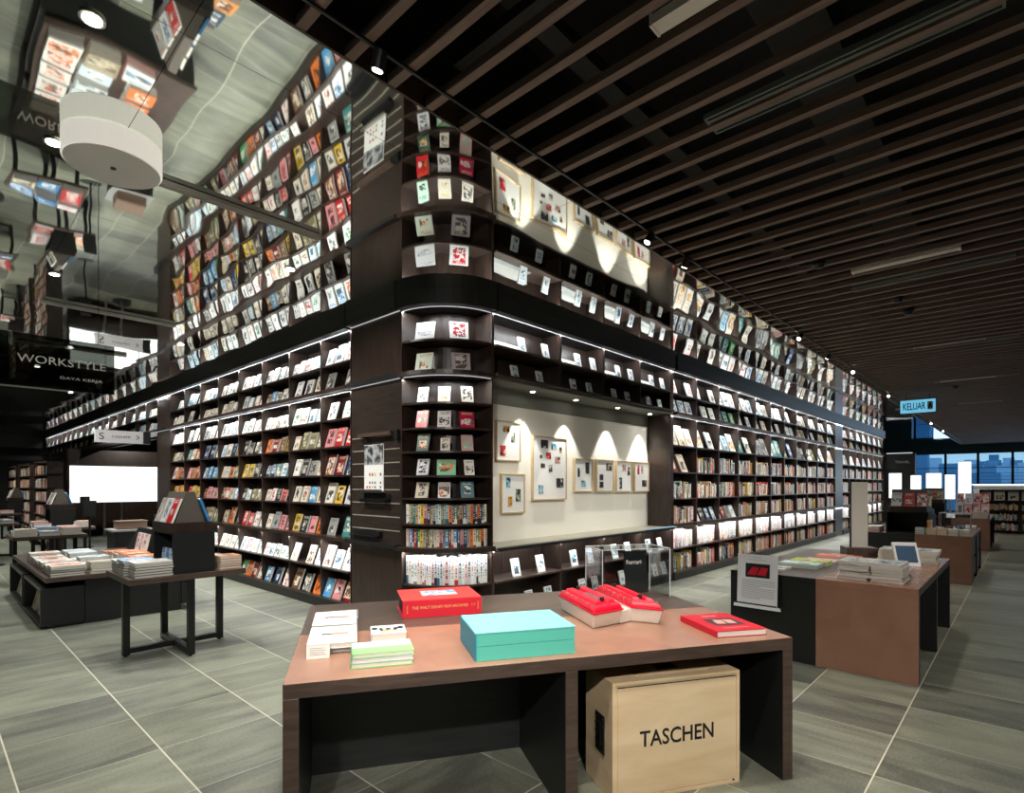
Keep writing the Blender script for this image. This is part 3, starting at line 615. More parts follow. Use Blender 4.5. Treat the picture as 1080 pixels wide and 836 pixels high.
# bookcases over and under the alcove
AE = [4.54, 5.52, 6.50, 7.49, 8.47]
AE[0] = 4.31
for i in range(4):
    x0, x1 = AE[i], AE[i+1]; L = x1 - x0; MW = T((x0, YR, 0))
    w = ORD[i]
    t = thing('shelf_unit', 'two-row shelf unit over the picture alcove, %s from the corner bookcase' % w, 'shelf unit', (x0 + L/2, YR, 2.8), 'shelf units over the alcove')
    obj('back_panel', MB().box(0, L, DEP, DEP + .02, 2.8, 3.65, M=MW), M_DARK, t)
    for xx in (0, L - .016): obj('side_panel', MB().box(xx, xx + .016, 0, DEP, 2.81, 3.497, M=MW), M_DARK, t)
    obj('shelf', MB().box(.016, L - .016, -.05, DEP, 3.115, 3.14, M=MW), M_EDGE, t)
    obj('shelf', MB().box(0, L, -.075, DEP, 2.80, 2.825, M=MW), M_DARK, t)
    obj('cornice', MB().box(0, L, -.085, DEP, 3.497, 3.65, M=MW), M_BLACK, t)
    obj('light_strip', MB().box(.01, L - .01, .0, .012, 3.488, 3.494, M=MW), M_LEDM, t)
    t = thing('low_bookcase', 'low dark bookcase under the alcove sill, %s from the corner bookcase' % w, 'bookcase', (x0 + L/2, YR, 0), 'low bookcases under the alcove')
    obj('back_panel', MB().box(0, L, DEP, DEP + .02, 0, .87, M=MW), M_DARK, t)
    for xx in (0, L - .016): obj('side_panel', MB().box(xx, xx + .016, 0, DEP, 0, .87, M=MW), M_EDGE if xx == 0 else M_DARK, t)
    obj('shelf', MB().box(.016, L - .016, -.05, DEP, .515, .535, M=MW), M_EDGE, t)
    obj('shelf', MB().box(.016, L - .016, -.03, DEP, .12, .14, M=MW), M_DARK, t)
    obj('ledge', MB().box(0, L, -.075, .02, .868, .9, M=MW), M_BLACK, t)
    obj('plinth', MB().box(0, L, 0, DEP, 0, .118, M=MW), M_BLACK, t)
    obj('light_strip', MB().box(.01, L - .01, .03, .042, .862, .868, M=MW), M_LEDM, t)
    # a long white leaflet holder on the upper shelf
    h_ = thing('leaflet_holder', 'long white leaflet holder on the upper shelf over the alcove, %s unit' % w, 'holder', (x0 + L*.4, YR + .1, 3.14), 'white holders over the alcove')
    obj('sheet', MB().box(.06, L*.62,   .17, .18, 3.145, 3.26, M=MW), M_PAPER, h_); obj('foot', MB().box(.06, L*.62, .1, .19, 3.14, 3.146, M=MW), M_ACEDGE, h_)
    rows = [(3.14, 'upper row over the alcove', (.44, .8), (.115, .2)), (2.825, 'lower row over the alcove', (.33, .7), (.11, .16)), (.535, 'shelf under the alcove sill', (.35, .72), (.13, .21)), (.14, 'bottom shelf under the alcove', (.55, .85), (.13, .2))]
    for z, nm, fx, (bw, bh) in rows:
        for k, f in enumerate(fx):
            M = MW @ T((L*f, .02, z + .003)) @ Rx(-math.radians(13))
            put(M, bw, bh, .02, 'blue', 1.0, 'face', 'white notebook with blue print, %s, %s unit, %s one' % (nm, w, ORD[k]), 'white notebooks around the alcove', ('plain', hx('#eff0ee'), hx('#3d93b8')))

# ------------------------------------------------------------------ long right wall
bx = [8.49 + .983*k for k in range(12)]
for i in range(11):
    x0 = bx[i] + (.07 if i == 0 else 0); L = bx[i+1] - x0; MW = T((x0, YR, 0))
    bookcase('bookcase', 'dark oak bookcase bay of books, %s bay past the picture alcove' % o_(i), MW, L, ROWS_R, TOPS_R, grp='bookcase bays past the alcove')
    for r in range(8):
        wh = '%s row down, %s bay past the alcove' % (o_(r), o_(i))
        if r in (0, 1): face_bay(MW, L, ROWS_R[r], TOPS_R[r], 3 if r == 0 else R.choice((2, 3)), 'white' if r == 0 or R.random() < .6 else 'mixed', 'book, ' + wh, GR, wid=(.19, .25), fill=.93)
        elif r == 2: face_bay(MW, L, ROWS_R[r], TOPS_R[r], R.choice((2, 3, 3)), R.choice(('white', 'mixed')), 'book, ' + wh, GR, wid=(.23, .29), lean=19)
        elif i == 0 and r == 3: face_bay(MW, L*.8, ROWS_R[r], TOPS_R[r], 2, 'mixed', 'book, ' + wh, GR, wid=(.23, .25), lean=22)
        elif r == 5 and i in (1, 2) : face_bay(MW, L, ROWS_R[r], TOPS_R[r], 4, 'mixed', 'book, ' + wh, GR, wid=(.17, .2), lean=22)
        else: spine_bay(MW, L, ROWS_R[r], TOPS_R[r], 'wspine' if r == 6 else 'spine', 'upright book, ' + wh, GR, fill=R.uniform(.85, 1), hmax=.33 if r == 6 else .3)
xe = bx[-1]
column('wall_column', 'plain dark oak column part way along the long book wall', T((xe, YR, 0)), .92)
for i in range(7):
    x0 = xe + .92 + .983*i; MW = T((x0, YR, 0))
    bookcase('bookcase', 'dark oak bookcase bay of books, %s bay past the plain column' % o_(i), MW, .983, ROWS_R, TOPS_R, grp='bookcase bays past the column')
    for r in range(8):
        wh = '%s row down, %s bay past the column' % (o_(r), o_(i))
        if r < 3: face_bay(MW, .983, ROWS_R[r], TOPS_R[r], 3, 'white' if r != 1 else 'mixed', 'book, ' + wh, GR, wid=(.2, .27))
        else: spine_bay(MW, .983, ROWS_R[r], TOPS_R[r], 'wspine' if r == 6 else 'spine', 'upright book, ' + wh, GR, hmax=.32)
t = thing('section_sign', 'small white ART lettering standing out from the long book wall', 'sign', (15.9, 4.15, 2.3))
text('lettering', 'ART', .42, T((15.9, 4.16, 2.45)), M_PAPER, t, hmax=.13); text('lettering', 'SENI', .3, T((15.9, 4.16, 2.3)), M_PAPER, t, hmax=.05)
obj('bracket', MB().box(15.65, 16.15, 4.17, 4.29, 2.36, 2.37), M_STEEL, t)
tag(obj('reading_strip', MB().box(7.6, 8.5, YR - .09, YR - .03, .905, .92), mat('pale_blue_strip', (.25, .42, .55), .5), origin=(8.05, YR - .06, .905)), 'slim pale blue board lying at the end of the alcove sill', 'board')

# far free-standing low bookcase by the windows and shelf beyond the passage
def simple_case(name, label, MW, L, rows, top, grp, pal, wh, n=3, face0=True):
    t = thing(name, label, 'bookcase', tuple(MW @ Vector((L/2, 0, 0))), grp)
    obj('back_panel', MB().box(0, L, .28, .3, 0, top, M=MW), M_DARK, t)
    for xx in (0, L - .03): obj('side_panel', MB().box(xx, xx + .03, 0, .28, 0, top, M=MW), M_DARK, t)
    for z in rows + [top]: obj('shelf', MB().box(0, L, 0, .28, z - .03, z, M=MW), M_DARK, t)
    zz = rows + [top]
    for r in range(len(rows)):
        if face0 and r == len(rows) - 1: face_bay(MW, L, zz[r], zz[r+1] - .03, n, 'white', 'book, top row of ' + wh, grp, wid=(.25, .3), lean=12)
        else: spine_bay(MW, L, zz[r], zz[r+1] - .03, pal, 'upright book, %s row up of %s' % (o_(r), wh), grp, hmax=.24)
for i in range(3):
    simple_case('low_bookcase', 'low dark bookcase standing near the far windows, %s from the book wall' % ORD[i], T((24.3, 1.12 - 1.02*i, 0)) @ LEFT, 1.02, [.1, .43, .76, 1.08], 1.44, 'low bookcases near the windows', 'mixed', 'low bookcase near the windows')
for i in range(3):
    y1 = 19.2 + 3.2*i
    simple_case('tall_bookcase', 'tall pale-lit bookcase beyond the passage, %s from the timber wall' % ORD[i], T((2.08, y1, 0)) @ LEFT, 2.4 if i else 2.2, [.2, .53, .86, 1.19, 1.52, 1.85], 2.2, 'tall bookcases beyond the passage', 'spine', 'tall bookcase beyond the passage', face0=False)

# ------------------------------------------------------------------ realise the books: the largest in view as objects, the rest as one mass each
for cat, lim in (('face', 300), ('spine', 300)):
    L_ = [q for q in BOOKS if q['cat'] == cat]
    L_.sort(key=lambda q: -(q['w']*q['h'])**.5/q['d'])
    nm = 'display_book' if cat == 'face' else 'upright_book'
    for q in L_[:lim]:
        base = q['M'] @ Vector((0, 0, 0)); mb = MB().book(q['M'], q['w'], q['h'], q['t'], q['c1'], q['c2'], q['seed'], q['style'])
        o = obj(nm, mb, [M_COVER, M_PAPER], origin=tuple(base))
        lb = q['label'] if q['name'] == 'plain' else q['name'] + ' ' + q['label']
        tag(o, lb, 'book', q['grp'])
    mb = MB()
    for q in L_[lim:]: mb.book(q['M'], q['w'], q['h'], q['t'], q['c1'], q['c2'], q['seed'], q['style'])
    o = obj('distant_books', mb, [M_COVER, M_PAPER]); o['kind'] = 'stuff'; o['category'] = 'books'
    o['label'] = 'many small face-out books on the far shelves' if cat == 'face' else 'many small book spines packed on the far shelves'
# ------------------------------------------------------------------ desks: a copper-topped front unit and a dark-topped rear unit
def desk_unit(name, label, M, L, D, copper, H=.77, grp=None, solid=False):
    t = thing(name, label, 'desk', tuple(M @ Vector((L/2, D/2, 0))), grp)
    top = M_COPPER if copper else M_TOPDARK; ed = M_EDGE if copper else M_BLACK; th = .064
    e_out = M_COPPER if copper else M_BLACK
    obj('desk_top', MB().box(0, L, 0, D, H - th, H, M=M, mm=(1, 0, 1, 2, 1, 2)), [top, ed, e_out], t, bevel=.002)
    for k, x in enumerate((0, L/2 - th/2, L - th)):
        obj('leg_panel', MB().box(x, x + th, 0, D, 0, H - th, M=M, mm=(0, 0, 0, 1 if k == 2 else 2, 0, 1 if k == 0 else 2)), [ed, e_out, M_BLACK], t, bevel=.002)
    obj('back_panel', MB().box(th, L - th, D - .03, D - .004, 0, H - th, M=M), M_DARKI if copper else M_BLACK, t)
    return t
FLx, FLy = Cw(-.952, 2.289); ux, uy = Cw(.9612, .276)
MD = T((FLx, FLy, 0)) @ Rz(math.atan2(uy, ux))
desk_unit('display_desk', 'copper-topped open desk holding the turquoise box and red books', MD, 2.578, .79, True)
desk_unit('display_desk', 'dark-topped desk directly behind the copper desk, carrying the red box', MD @ T((0, .793, 0)), 2.578, .777, False)
def M_at(lx, ly, z=.771, rot=0): return MD @ T((lx, ly, z)) @ Rz(math.radians(rot))
def org(M, x=0, y=0, z=0): return tuple(M @ Vector((x, y, z)))

# turquoise box set
M = M_at(.833, .067); t = thing('boxed_book_set', 'large turquoise cloth-bound box set on the copper desk', 'box', org(M, .25, .19))
obj('lower_volume', MB().box(.004, .5, .003, .373, .004, .066, M=M, mm=(0, 0, 0, 0, 0, 1)), [M_TURQ2, M_TURQ3], t, bevel=.001)
obj('upper_volume', MB().box(.004, .5, .003, .373, .068, .127, M=M, mm=(0, 0, 0, 0, 0, 1)), [M_TURQ2, M_TURQ3], t, bevel=.001)
obj('base_board', MB().box(0, .505, 0, .377, 0, .004, M=M), M_TURQ2, t)
obj('lid', MB().box(0, .505, 0, .377, .127, .132, M=M), M_TURQ, t)
obj('spine_board', MB().box(-.002, .004, 0, .377, .004, .127, M=M), M_TURQ3, t)
# red clamshell box with gold spine lettering
M = M_at(.575, 1.0, rot=1); t = thing('clamshell_box', 'long red clamshell book box with gold spine lettering', 'box', org(M, .25, .19))
cs_ = obj('case_shell', MB().box(0, .5, 0, .012, 0, .108, M=M).box(0, .5, .012, .38, 0, .006, M=M).box(0, .5, .012, .38, .102, .108, M=M), M_RED, t, bevel=.001)
obj('inner_tray', MB().box(.012, .49, .012, .37, .006, .102, M=M), M_BLK, t)
obj('cover_lid', MB().box(-.001, .501, .012, .381, .108, .1095, M=M), mat('salmon_red_cover', (.62, .045, .035), .45), t)
vm = mat('cover_vignette', (.5, .6, .7), .4); nt, N, L_, b = NT(vm); no = N.new('ShaderNodeTexNoise'); no.inputs['Scale'].default_value = 22; tc = N.new('ShaderNodeTexCoord'); L_.new(tc.outputs['Object'], no.inputs[0])
cr = N.new('ShaderNodeValToRGB'); cr.color_ramp.elements[0].position = .42; cr.color_ramp.elements[1].position = .56; cr.color_ramp.elements[0].color = (.1, .28, .55, 1); cr.color_ramp.elements[1].color = (.75, .72, .6, 1); L_.new(no.outputs[0], cr.inputs[0]); L_.new(cr.outputs[0], b.inputs['Base Color'])
obj('cover_picture', MB().box(.14, .37, .13, .29, .109, .1105, M=M), vm, t)
text('spine_lettering', 'THE WALT DISNEY FILM ARCHIVES', .355, M @ T((.235, -.001, .062)), M_GOLD, cs_, ext=.0006, hmax=.017)
text('spine_lettering', '1.1', .02, M @ T((.447, -.001, .064)), M_GOLD, cs_, ext=.0006, hmax=.014)
for x in (.028, .478): text('spine_lettering', 'TASCHEN' if x < .1 else 'DISNEY', .05, M @ T((x, -.001, .055)) @ Matrix.Rotation(math.pi/2, 4, 'Y'), M_GOLD, cs_, ext=.0006, hmax=.008)
# V-shaped pair of red cam-cover book cases
t = thing('engine_book_case', 'pair of red and silver engine-shaped book cases joined in a shallow V', 'book case', tuple(MD @ Vector((1.8, .7, .771))))
def engine(A, B, Cc, Dd, rows):
    # A front-left, B front-right, Cc back-right, Dd back-left in desk coordinates
    V2 = lambda p: Vector((p[0], p[1]))
    A, B, Cc, Dd = map(V2, (A, B, Cc, Dd)); cen = (A + B + Cc + Dd)/4
    def ins(k, z, m): return [MD @ Vector((*(cen + (p - cen)*k), .771 + z)) for p in (A, B, Cc, Dd)]
    mb = MB(); i = mb.pts([tuple(p) for p in ins(.9, 0, 0)] + [tuple(p) for p in ins(1, .085, 0)])
    mb.face((i+3, i+2, i+1, i)); mb.face((i+4, i+5, i+6, i+7))
    for k in range(4): mb.face((i+k, i+(k+1) % 4, i+4+(k+1) % 4, i+4+k))
    obj('silver_tray', mb, M_ALU, t, bevel=.006)
    mb = MB(); i = mb.pts([tuple(p) for p in ins(1.03, .085, 0)] + [tuple(p) for p in ins(1.03, .095, 0)])
    mb.face((i+3, i+2, i+1, i)); mb.face((i+4, i+5, i+6, i+7))
    for k in range(4): mb.face((i+k, i+(k+1) % 4, i+4+(k+1) % 4, i+4+k))
    obj('rim', mb, M_REDG, t, bevel=.002)
    mb = MB(); i = mb.pts([tuple(p) for p in ins(1.0, .095, 0)] + [tuple(p) for p in ins(.95, .118, 0)] + [tuple(p) for p in ins(.82, .128, 0)])
    for q in (0, 4):
        for k in range(4): mb.face((i+q+k, i+q+(k+1) % 4, i+q+4+(k+1) % 4, i+q+4+k))
    mb.face((i+8, i+9, i+10, i+11)); mb.face((i+3, i+2, i+1, i)); obj('red_cover', mb, M_REDG, t, bevel=.008)
    P = lambda s, v, z: MD @ Vector((*(A.lerp(B, s).lerp(Dd.lerp(Cc, s), v)), .771 + z))
    for s in rows:   # raised banks down the length
        mb = MB(); w2 = .15
        i = mb.pts([tuple(P(a, b_, z)) for z, g in ((.12, 0), (.143, .03)) for a, b_ in ((s - w2 + g, .07 + g), (s + w2 - g, .07 + g), (s + w2 - g, .93 - g), (s - w2 + g, .93 - g))])
        mb.face((i+3, i+2, i+1, i)); mb.face((i+4, i+5, i+6, i+7))
        for k in range(4): mb.face((i+k, i+(k+1) % 4, i+4+(k+1) % 4, i+4+k))
        obj('ridge', mb, M_REDG, t, bevel=.006)
    for k in range(7):
        for s in (.07, .93):
            p = P(s, .07 + .86*k/6, .108); obj('bolt', MB().cyl(p, p + Vector((0, 0, .02)), .0095, 10), M_METAL, t)
    for v in (.16, .82):
        p = P(.5, v, .135); obj('oil_plug', MB().cyl(p, p + Vector((0, 0, .022)), .013, 14), M_BLK, t)
    return P
P1 = engine((1.6, .434), (1.822, .51), (1.83, 1.07), (1.604, .997), (.28, .72))
P2 = engine((1.894, .54), (2.035, .42), (2.06, 1.0), (1.925, 1.11), (.28, .72))
mb = MB(); i = mb.pts([tuple(MD @ Vector(p)) for p in ((1.81, .52, .775), (1.9, .56, .775), (1.93, 1.06, .775), (1.82, 1.04, .775), (1.81, .52, .845), (1.9, .56, .845), (1.93, 1.06, .845), (1.82, 1.04, .845))])
for f in ((3, 2, 1, 0), (4, 5, 6, 7), (0, 1, 5, 4), (1, 2, 6, 5), (2, 3, 7, 6), (3, 0, 4, 7)): mb.face(tuple(i + q for q in f))
obj('link_bracket', mb, M_ALU, t)
obj('name_plate', MB().box(1.69, 1.74, .6, .82, .905, .908, M=MD), M_METAL, t)
# red book lying at the end of the desk
M = M_at(2.175, .1, rot=-3); t = thing('red_book', 'thick red hardback lying flat near the copper desk end', 'book', org(M, .15, .2))
obj('pages', MB().box(.006, .304, .004, .376, .003, .031, M=M), M_PAGES, t)
cv_ = obj('cover', MB().box(0, .31, 0, .38, 0, .003, M=M).box(0, .31, 0, .38, .031, .0345, M=M).box(-.003, .001, 0, .38, 0, .0345, M=M), M_RED, t, bevel=.001)
obj('cover_picture', MB().box(.07, .25, .11, .26, .0345, .0352, M=M), mat('dark_picture', (.02, .022, .025), .4), cv_)
mb = MB()
for k in range(2): mb.prism([(.1 + .07*k, .15), (.15 + .07*k, .14), (.17 + .06*k, .22), (.12 + .06*k, .235)], .0352, .0356, M=M)
obj('cover_print', mb, mat('salmon_print', (.75, .35, .3), .4), cv_)
text('title_lettering', 'Ferrari', .09, M @ T((.155, .325, .0347)) @ Rx(-math.pi/2), mat('silver_print', (.8, .6, .55), .4), cv_, ext=.0003)
text('title_lettering', 'THE COLLECTED WORKS', .16, M @ T((.155, .06, .0347)) @ Rx(-math.pi/2), bpy.data.materials['silver_print'], cv_, ext=.0003, hmax=.01)
# two white books on clear risers with a price card
PKM = mat('dark_fish_print', (.02, .025, .03), .4)
for k, (ly, nm) in enumerate(((.37, 'nearer the desk front'), (.725, 'behind its twin'))):
    M = M_at(.065, ly, .8 + .004*k); t = thing('white_book', 'flat white art book on a clear riser, ' + nm, 'book', org(M, .12, .17), 'white art books')
    obj('pages', MB().box(.003, .232, .004, .334, .003, .024, M=M), M_PAGES, t)
    obj('cover', MB().box(0, .235, 0, .337, 0, .003, M=M).box(0, .235, 0, .337, .024, .027, M=M).box(0, .235, .334, .337, 0, .027, M=M), M_WHITE, t)
    mb = MB(); mb.box(.06, .19, .16, .19, .027, .0275, M=M); obj('cover_print', mb, PRINTS[1 if k == 0 else 4], t)
    obj('cover_print', MB().box(.1, .2, .165, .18, .0276, .028, M=M), PRINTS[0 if k == 0 else 7], t)
    r_ = thing('book_riser', 'clear acrylic riser under the white art book ' + nm, 'riser', org(MD @ T((.075, ly + .02, .771)), .1, .1), 'clear risers')
    obj('riser_block', MB().box(.085, .29, ly + .03, ly + .3, .7715, .799, M=MD), M_ACRYL, r_)
    obj('riser_edge', MB().box(.085, .29, ly + .026, ly + .03, .7715, .799, M=MD), M_GREY, r_)
M = M_at(.068, .318); t = thing('price_card', 'small white folded price card before the white art books', 'card', org(M, .05, .02))
obj('card_front', MB().box(0, .105, 0, .002, 0, .062, M=M @ Rx(-.12)), M_PAPER, t); obj('card_back', MB().box(0, .105, .03, .032, 0, .06, M=M @ Rx(.1)), M_PAPER, t)
mb = MB()
for k in range(4): mb.box(.015, .09 - .01*(k % 2), -.0008, 0, .018 + .01*k, .0205 + .01*k, M=M @ Rx(-.12))
obj('card_print', mb, M_GREY, t)
M = M_at(.2, 1.12); t = thing('price_card', 'small grey card in a clear stand behind the white art books', 'card', org(M, .05, .02))
obj('card_front', MB().box(0, .11, 0, .002, .002, .05, M=M @ Rx(-.3)), M_GREY, t); obj('card_foot', MB().box(0, .11, .0, .04, 0, .003, M=M), M_ACEDGE, t)
# small chunky book with a mask print
M = M_at(.373, .50); t = thing('small_book', 'small chunky white book with a masked face print', 'book', org(M, .09, .08))
obj('pages', MB().box(.003, .178, .003, .17, .003, .047, M=M), M_PAGES, t); obj('cover', MB().box(0, .18, 0, .172, 0, .003, M=M).box(0, .18, 0, .172, .047, .05, M=M).box(0, .18, .169, .172, 0, .05, M=M), M_WHITE, t)
mb = MB()
for cx, w in ((.02, .028), (.052, .02), (.09, .026), (.128, .02), (.155, .028)):
    mb.prism([(cx + w*.6*math.cos(a), .09 + (.03 if abs(cx - .09) > .02 else .02)*math.sin(a) + (.02 if abs(cx - .09) > .05 else 0)) for a in [k*math.pi/5 for k in range(10)]], .05, .0506, M=M)
obj('cover_print', mb, PKM, t); obj('cover_print', MB().box(.05, .13, .04, .075, .05, .0504, M=M), PRINTS[0], t)
# green topped stack
gm = mat('green_cover', (.25, .7, .2), .4); bm_ = mat('pale_blue_cover', hx('#b9cfdc'), .4)
for k in range(3):
    M = M_at(.271 + .003*k, .118 - .002*k, .771 + .0225*k, rot=.5*k); t = thing('green_book', 'green and pale blue landscape book, %s of the low pile' % ('bottom', 'middle', 'top')[k], 'book', org(M, .13, .09), 'green landscape books')
    obj('pages', MB().box(.004, .272, .003, .185, .003, .0185, M=M), M_PAGES, t)
    obj('cover', MB().box(0, .276, 0, .188, 0, .0028, M=M).box(0, .276, 0, .188, .0187, .0215, M=M).box(-.001, .002, 0, .188, 0, .0215, M=M), gm if k != 1 else bm_, t)
    if k == 2: obj('cover_print', MB().box(.002, .274, .095, .186, .0215, .022, M=M), bm_, t)
# acrylic showcase with the black sign
M = M_at(1.985, 1.135); t = thing('acrylic_case', 'clear acrylic showcase box on the dark desk', 'case', org(M, .27, .15))
obj('case_walls', MB().box(0, .55, 0, .004, 0, .36, M=M).box(0, .55, .296, .3, 0, .36, M=M).box(0, .004, .004, .296, 0, .36, M=M).box(.546, .55, .004, .296, 0, .36, M=M).box(0, .55, 0, .3, .356, .36, M=M), M_ACRYL, t)
mb = MB(); e = .005
for x in (0, .55 - e):
    for yy in (0, .3 - e): mb.box(x, x + e, yy, yy + e, 0, .362, M=M)
for yy in (0, .3 - e): mb.box(0, .55, yy, yy + e, .36, .363, M=M)
for x in (0, .55 - e): mb.box(x, x + e, 0, .3, .36, .363, M=M)
obj('case_edges', mb, M_ACEDGE, t)
M = M_at(2.28, 1.34); t = thing('name_board', 'black board with white script standing inside the clear showcase', 'sign', org(M, .1, .03))
MM = M @ Rx(-.12); bo_ = obj('board', MB().box(0, .19, 0, .008, .002, .32, M=MM), mat('black_board', (.012, .015, .015), .35), t); obj('board_foot', MB().box(.02, .17, .005, .06, 0, .004, M=M), M_BLK, t)
text('lettering', 'Ferrari', .125, MM @ T((.08, -.001, .235)), M_PAPER, bo_, ext=.0006)
# plywood crate under the desk
M = MD @ T((1.53, .055, 0)) ; t = thing('plywood_crate', 'pale plywood crate with black lettering standing under the desk', 'crate', org(M, .37, .16))
CWd, CDp, CH = .752, .33, .604
obj('crate_body', MB().box(0, .018, 0, CDp, 0, CH, M=M).box(CWd - .018, CWd, 0, CDp, 0, CH, M=M).box(.018, CWd - .018, 0, CDp, CH - .018, CH, M=M).box(.018, CWd - .018, 0, CDp, 0, .018, M=M).box(.018, CWd - .018, CDp - .012, CDp, .018, CH - .018, M=M), M_PLY, t, bevel=.0015)
fp_ = obj('front_panel', MB().box(.03, CWd - .024, .003, .015, .022, CH - .032, M=M).box(.018, CWd - .018, .008, .018, .018, CH - .018, M=M), M_PLY, t)
obj('gap_shade_strip', MB().box(.03, CWd - .024, .002, .004, CH - .031, CH - .026, M=M), M_BLK, t)  # black strip drawn in for the shade of the joint below the lid
obj('lid_hatch', MB().box(.16, .6, .06, .27, CH, CH + .003, M=M), M_PLY, t); obj('lid_slot', MB().box(.33, .45, .12, .2, CH + .003, CH + .004, M=M), M_BLK, t)
text('lettering', 'TASCHEN', .435, M @ T((.372, .002, .303)), M_BLK, fp_, ext=.001, hmax=.082, bold=.012)
h_ = obj('handle_plate', MB().box(-.006, .002, .09, .19, .2, .4, M=M), M_BLK, t)
mb = MB()
for z in (.215, .255, .3, .345, .385): mb.cyl(M @ Vector((-.006, .1, z)), M @ Vector((-.011, .1, z)), .006, 8); mb.cyl(M @ Vector((-.006, .18, z)), M @ Vector((-.011, .18, z)), .006, 8)
mb.box(-.014, -.006, .12, .16, .24, .36, M=M); obj('handle_grip', mb, M_STEEL, h_)
for x in (.03, CWd - .04): obj('crate_screw', MB().cyl(M @ Vector((x, .001, .02)), M @ Vector((x, -.001, .02)), .006, 8), M_STEEL, t)

# ------------------------------------------------------------------ row of desks down the aisle
DESKS = [(5.40, 2.5, 'first'), (11.38, 2.5, 'second'), (17.65, 2.5, 'third')]
for x0, L, w in DESKS:
    Mx = T((x0, .615, 0))
    desk_unit('display_desk', 'copper aisle desk, %s down the aisle past the plywood crate' % w, Mx, L, .74, True, grp='copper aisle desks')
    desk_unit('display_desk', 'black-sided rear desk joined to the %s copper aisle desk' % w, Mx @ T((0, .743, 0)), L, .745, False, grp='black aisle desks')
# closed shelving inside the second desk
x0 = 11.38
for k in range(4):
    tag(obj('desk_drawer', MB().box(x0 + .09 + (1.18 if k > 1 else 0), x0 + 1.2 + (1.15 if k > 1 else 0), .63, .66, .08 + .32*(k % 2), .36 + .32*(k % 2)), M_EDGE, origin=(x0 + .6, .64, .08)), 'brown front panel under the second aisle desk, %s' % ('lower near', 'upper near', 'lower far', 'upper far')[k], 'panel', 'brown panels under the second aisle desk')

def stackb(M, w, d, n, t, cols, wh, grp, name='stacked_book', jig=.006, cat='book'):
    """pile of flat books, each its own object"""
    pos = ['bottom'] + ['%s up' % ORD[k] for k in range(1, 12)]
    z = 0
    for k in range(n):
        nm, a, b = cols[0] if k == n - 1 or len(cols) == 1 else cols[1 + k % (len(cols) - 1)]
        tt = t*R.uniform(.92, 1.08); M2 = M @ T((R.uniform(-jig, jig), R.uniform(-jig, jig), z)) @ Rz(R.uniform(-.02, .02))
        mb = MB().flat(M2, w, d, tt, hx(a), hx(b), R.random())
        e = min(.0025, tt*.15)
        # the covers stand proud of the page block
        mb2 = MB(); mb2.box(.002, w - .003, .003, d - .003, e, tt - e, 1, M=M2)
        mb3 = MB()
        for z0, z1, st in ((0, e, 0), (tt - e, tt, 1)):
            i = mb3.pts([(0, 0, z0), (w, 0, z0), (w, d, z0), (0, d, z0), (0, 0, z1), (w, 0, z1), (w, d, z1), (0, d, z1)], M2); sd = R.random()
            for q, f in enumerate([(3, 2, 1, 0), (4, 5, 6, 7), (0, 1, 5, 4), (1, 2, 6, 5), (2, 3, 7, 6), (3, 0, 4, 7)]):
                mb3.face(tuple(i + r for r in f), 0, (*hx(a), sd), (*hx(b), 1.0 if q == 1 and st else 0), [(0, 0), (1, 0), (1, 1), (0, 1)])
        mb3.v += mb2.v; off = len(mb3.v) - len(mb2.v)
        for f, m_, a_, b_2, u_ in zip(mb2.f, mb2.m, mb2.a, mb2.b, mb2.uv): mb3.face(tuple(off + q for q in f), 1, a_, b_2, u_)
        o = obj(name, mb3, [M_COVER, M_PAGES], origin=tuple(M2 @ Vector((w/2, d/2, 0))))
        tag(o, '%s %s %s, %s' % (nm, 'newspaper' if cat == 'newspaper' else 'book', wh, 'topmost' if k == n - 1 else pos[k]), cat, grp)
        z += tt + .0005
    return z
def lean_book(M, w, h, t, c, lean, label, grp=None, name='leaning_book'):
    nm, a, b = c; M2 = M @ Rx(-math.radians(lean))
    o = obj(name, MB().book(M2, w, h, t, hx(a), hx(b), R.random(), 1.0), [M_COVER, M_PAPER], origin=tuple(M2 @ Vector((0, 0, 0))))
    return tag(o, label, 'book', grp)
WH = ('white', '#e8e7e2', '#5f8fb0'); RD = ('red', '#c4252b', '#f1ede4'); OR_ = ('orange', '#e0793a', '#f3eee4'); CRM = ('cream', '#d9cdb2', '#6b4c33'); BK = ('black', '#1d1e20', '#b8b4a8'); BL = ('blue', '#3f86bd', '#eef0f0'); YL = ('yellow', '#e3b552', '#5a3a20'); PK = ('pink and white', '#e6dcda', '#c9405a'); NW = ('folded white', '#d9d8d0', '#6a8aa0'); NG = ('folded grey', '#c9c6bb', '#7a7a74')
# first aisle desk
def T3(x, y, z=.771): return T((x, y, z))
for q in range(2):
    stackb(T3(5.56, .74 + .245*q), .36, .235, 6, .026, [NW, NG, NG], 'on the first aisle desk, %s bundle' % ('outer', 'inner')[q], 'newspapers on the first aisle desk', 'newspaper', .012, 'newspaper')
for q in range(2):
    stackb(T3(7.15, .66 + .27*q), .36, .25, 5, .026, [NW, NG], 'at the far end of the first aisle desk, %s bundle' % ('outer', 'inner')[q], 'newspapers at the far end of the desk', 'newspaper', .012, 'newspaper')
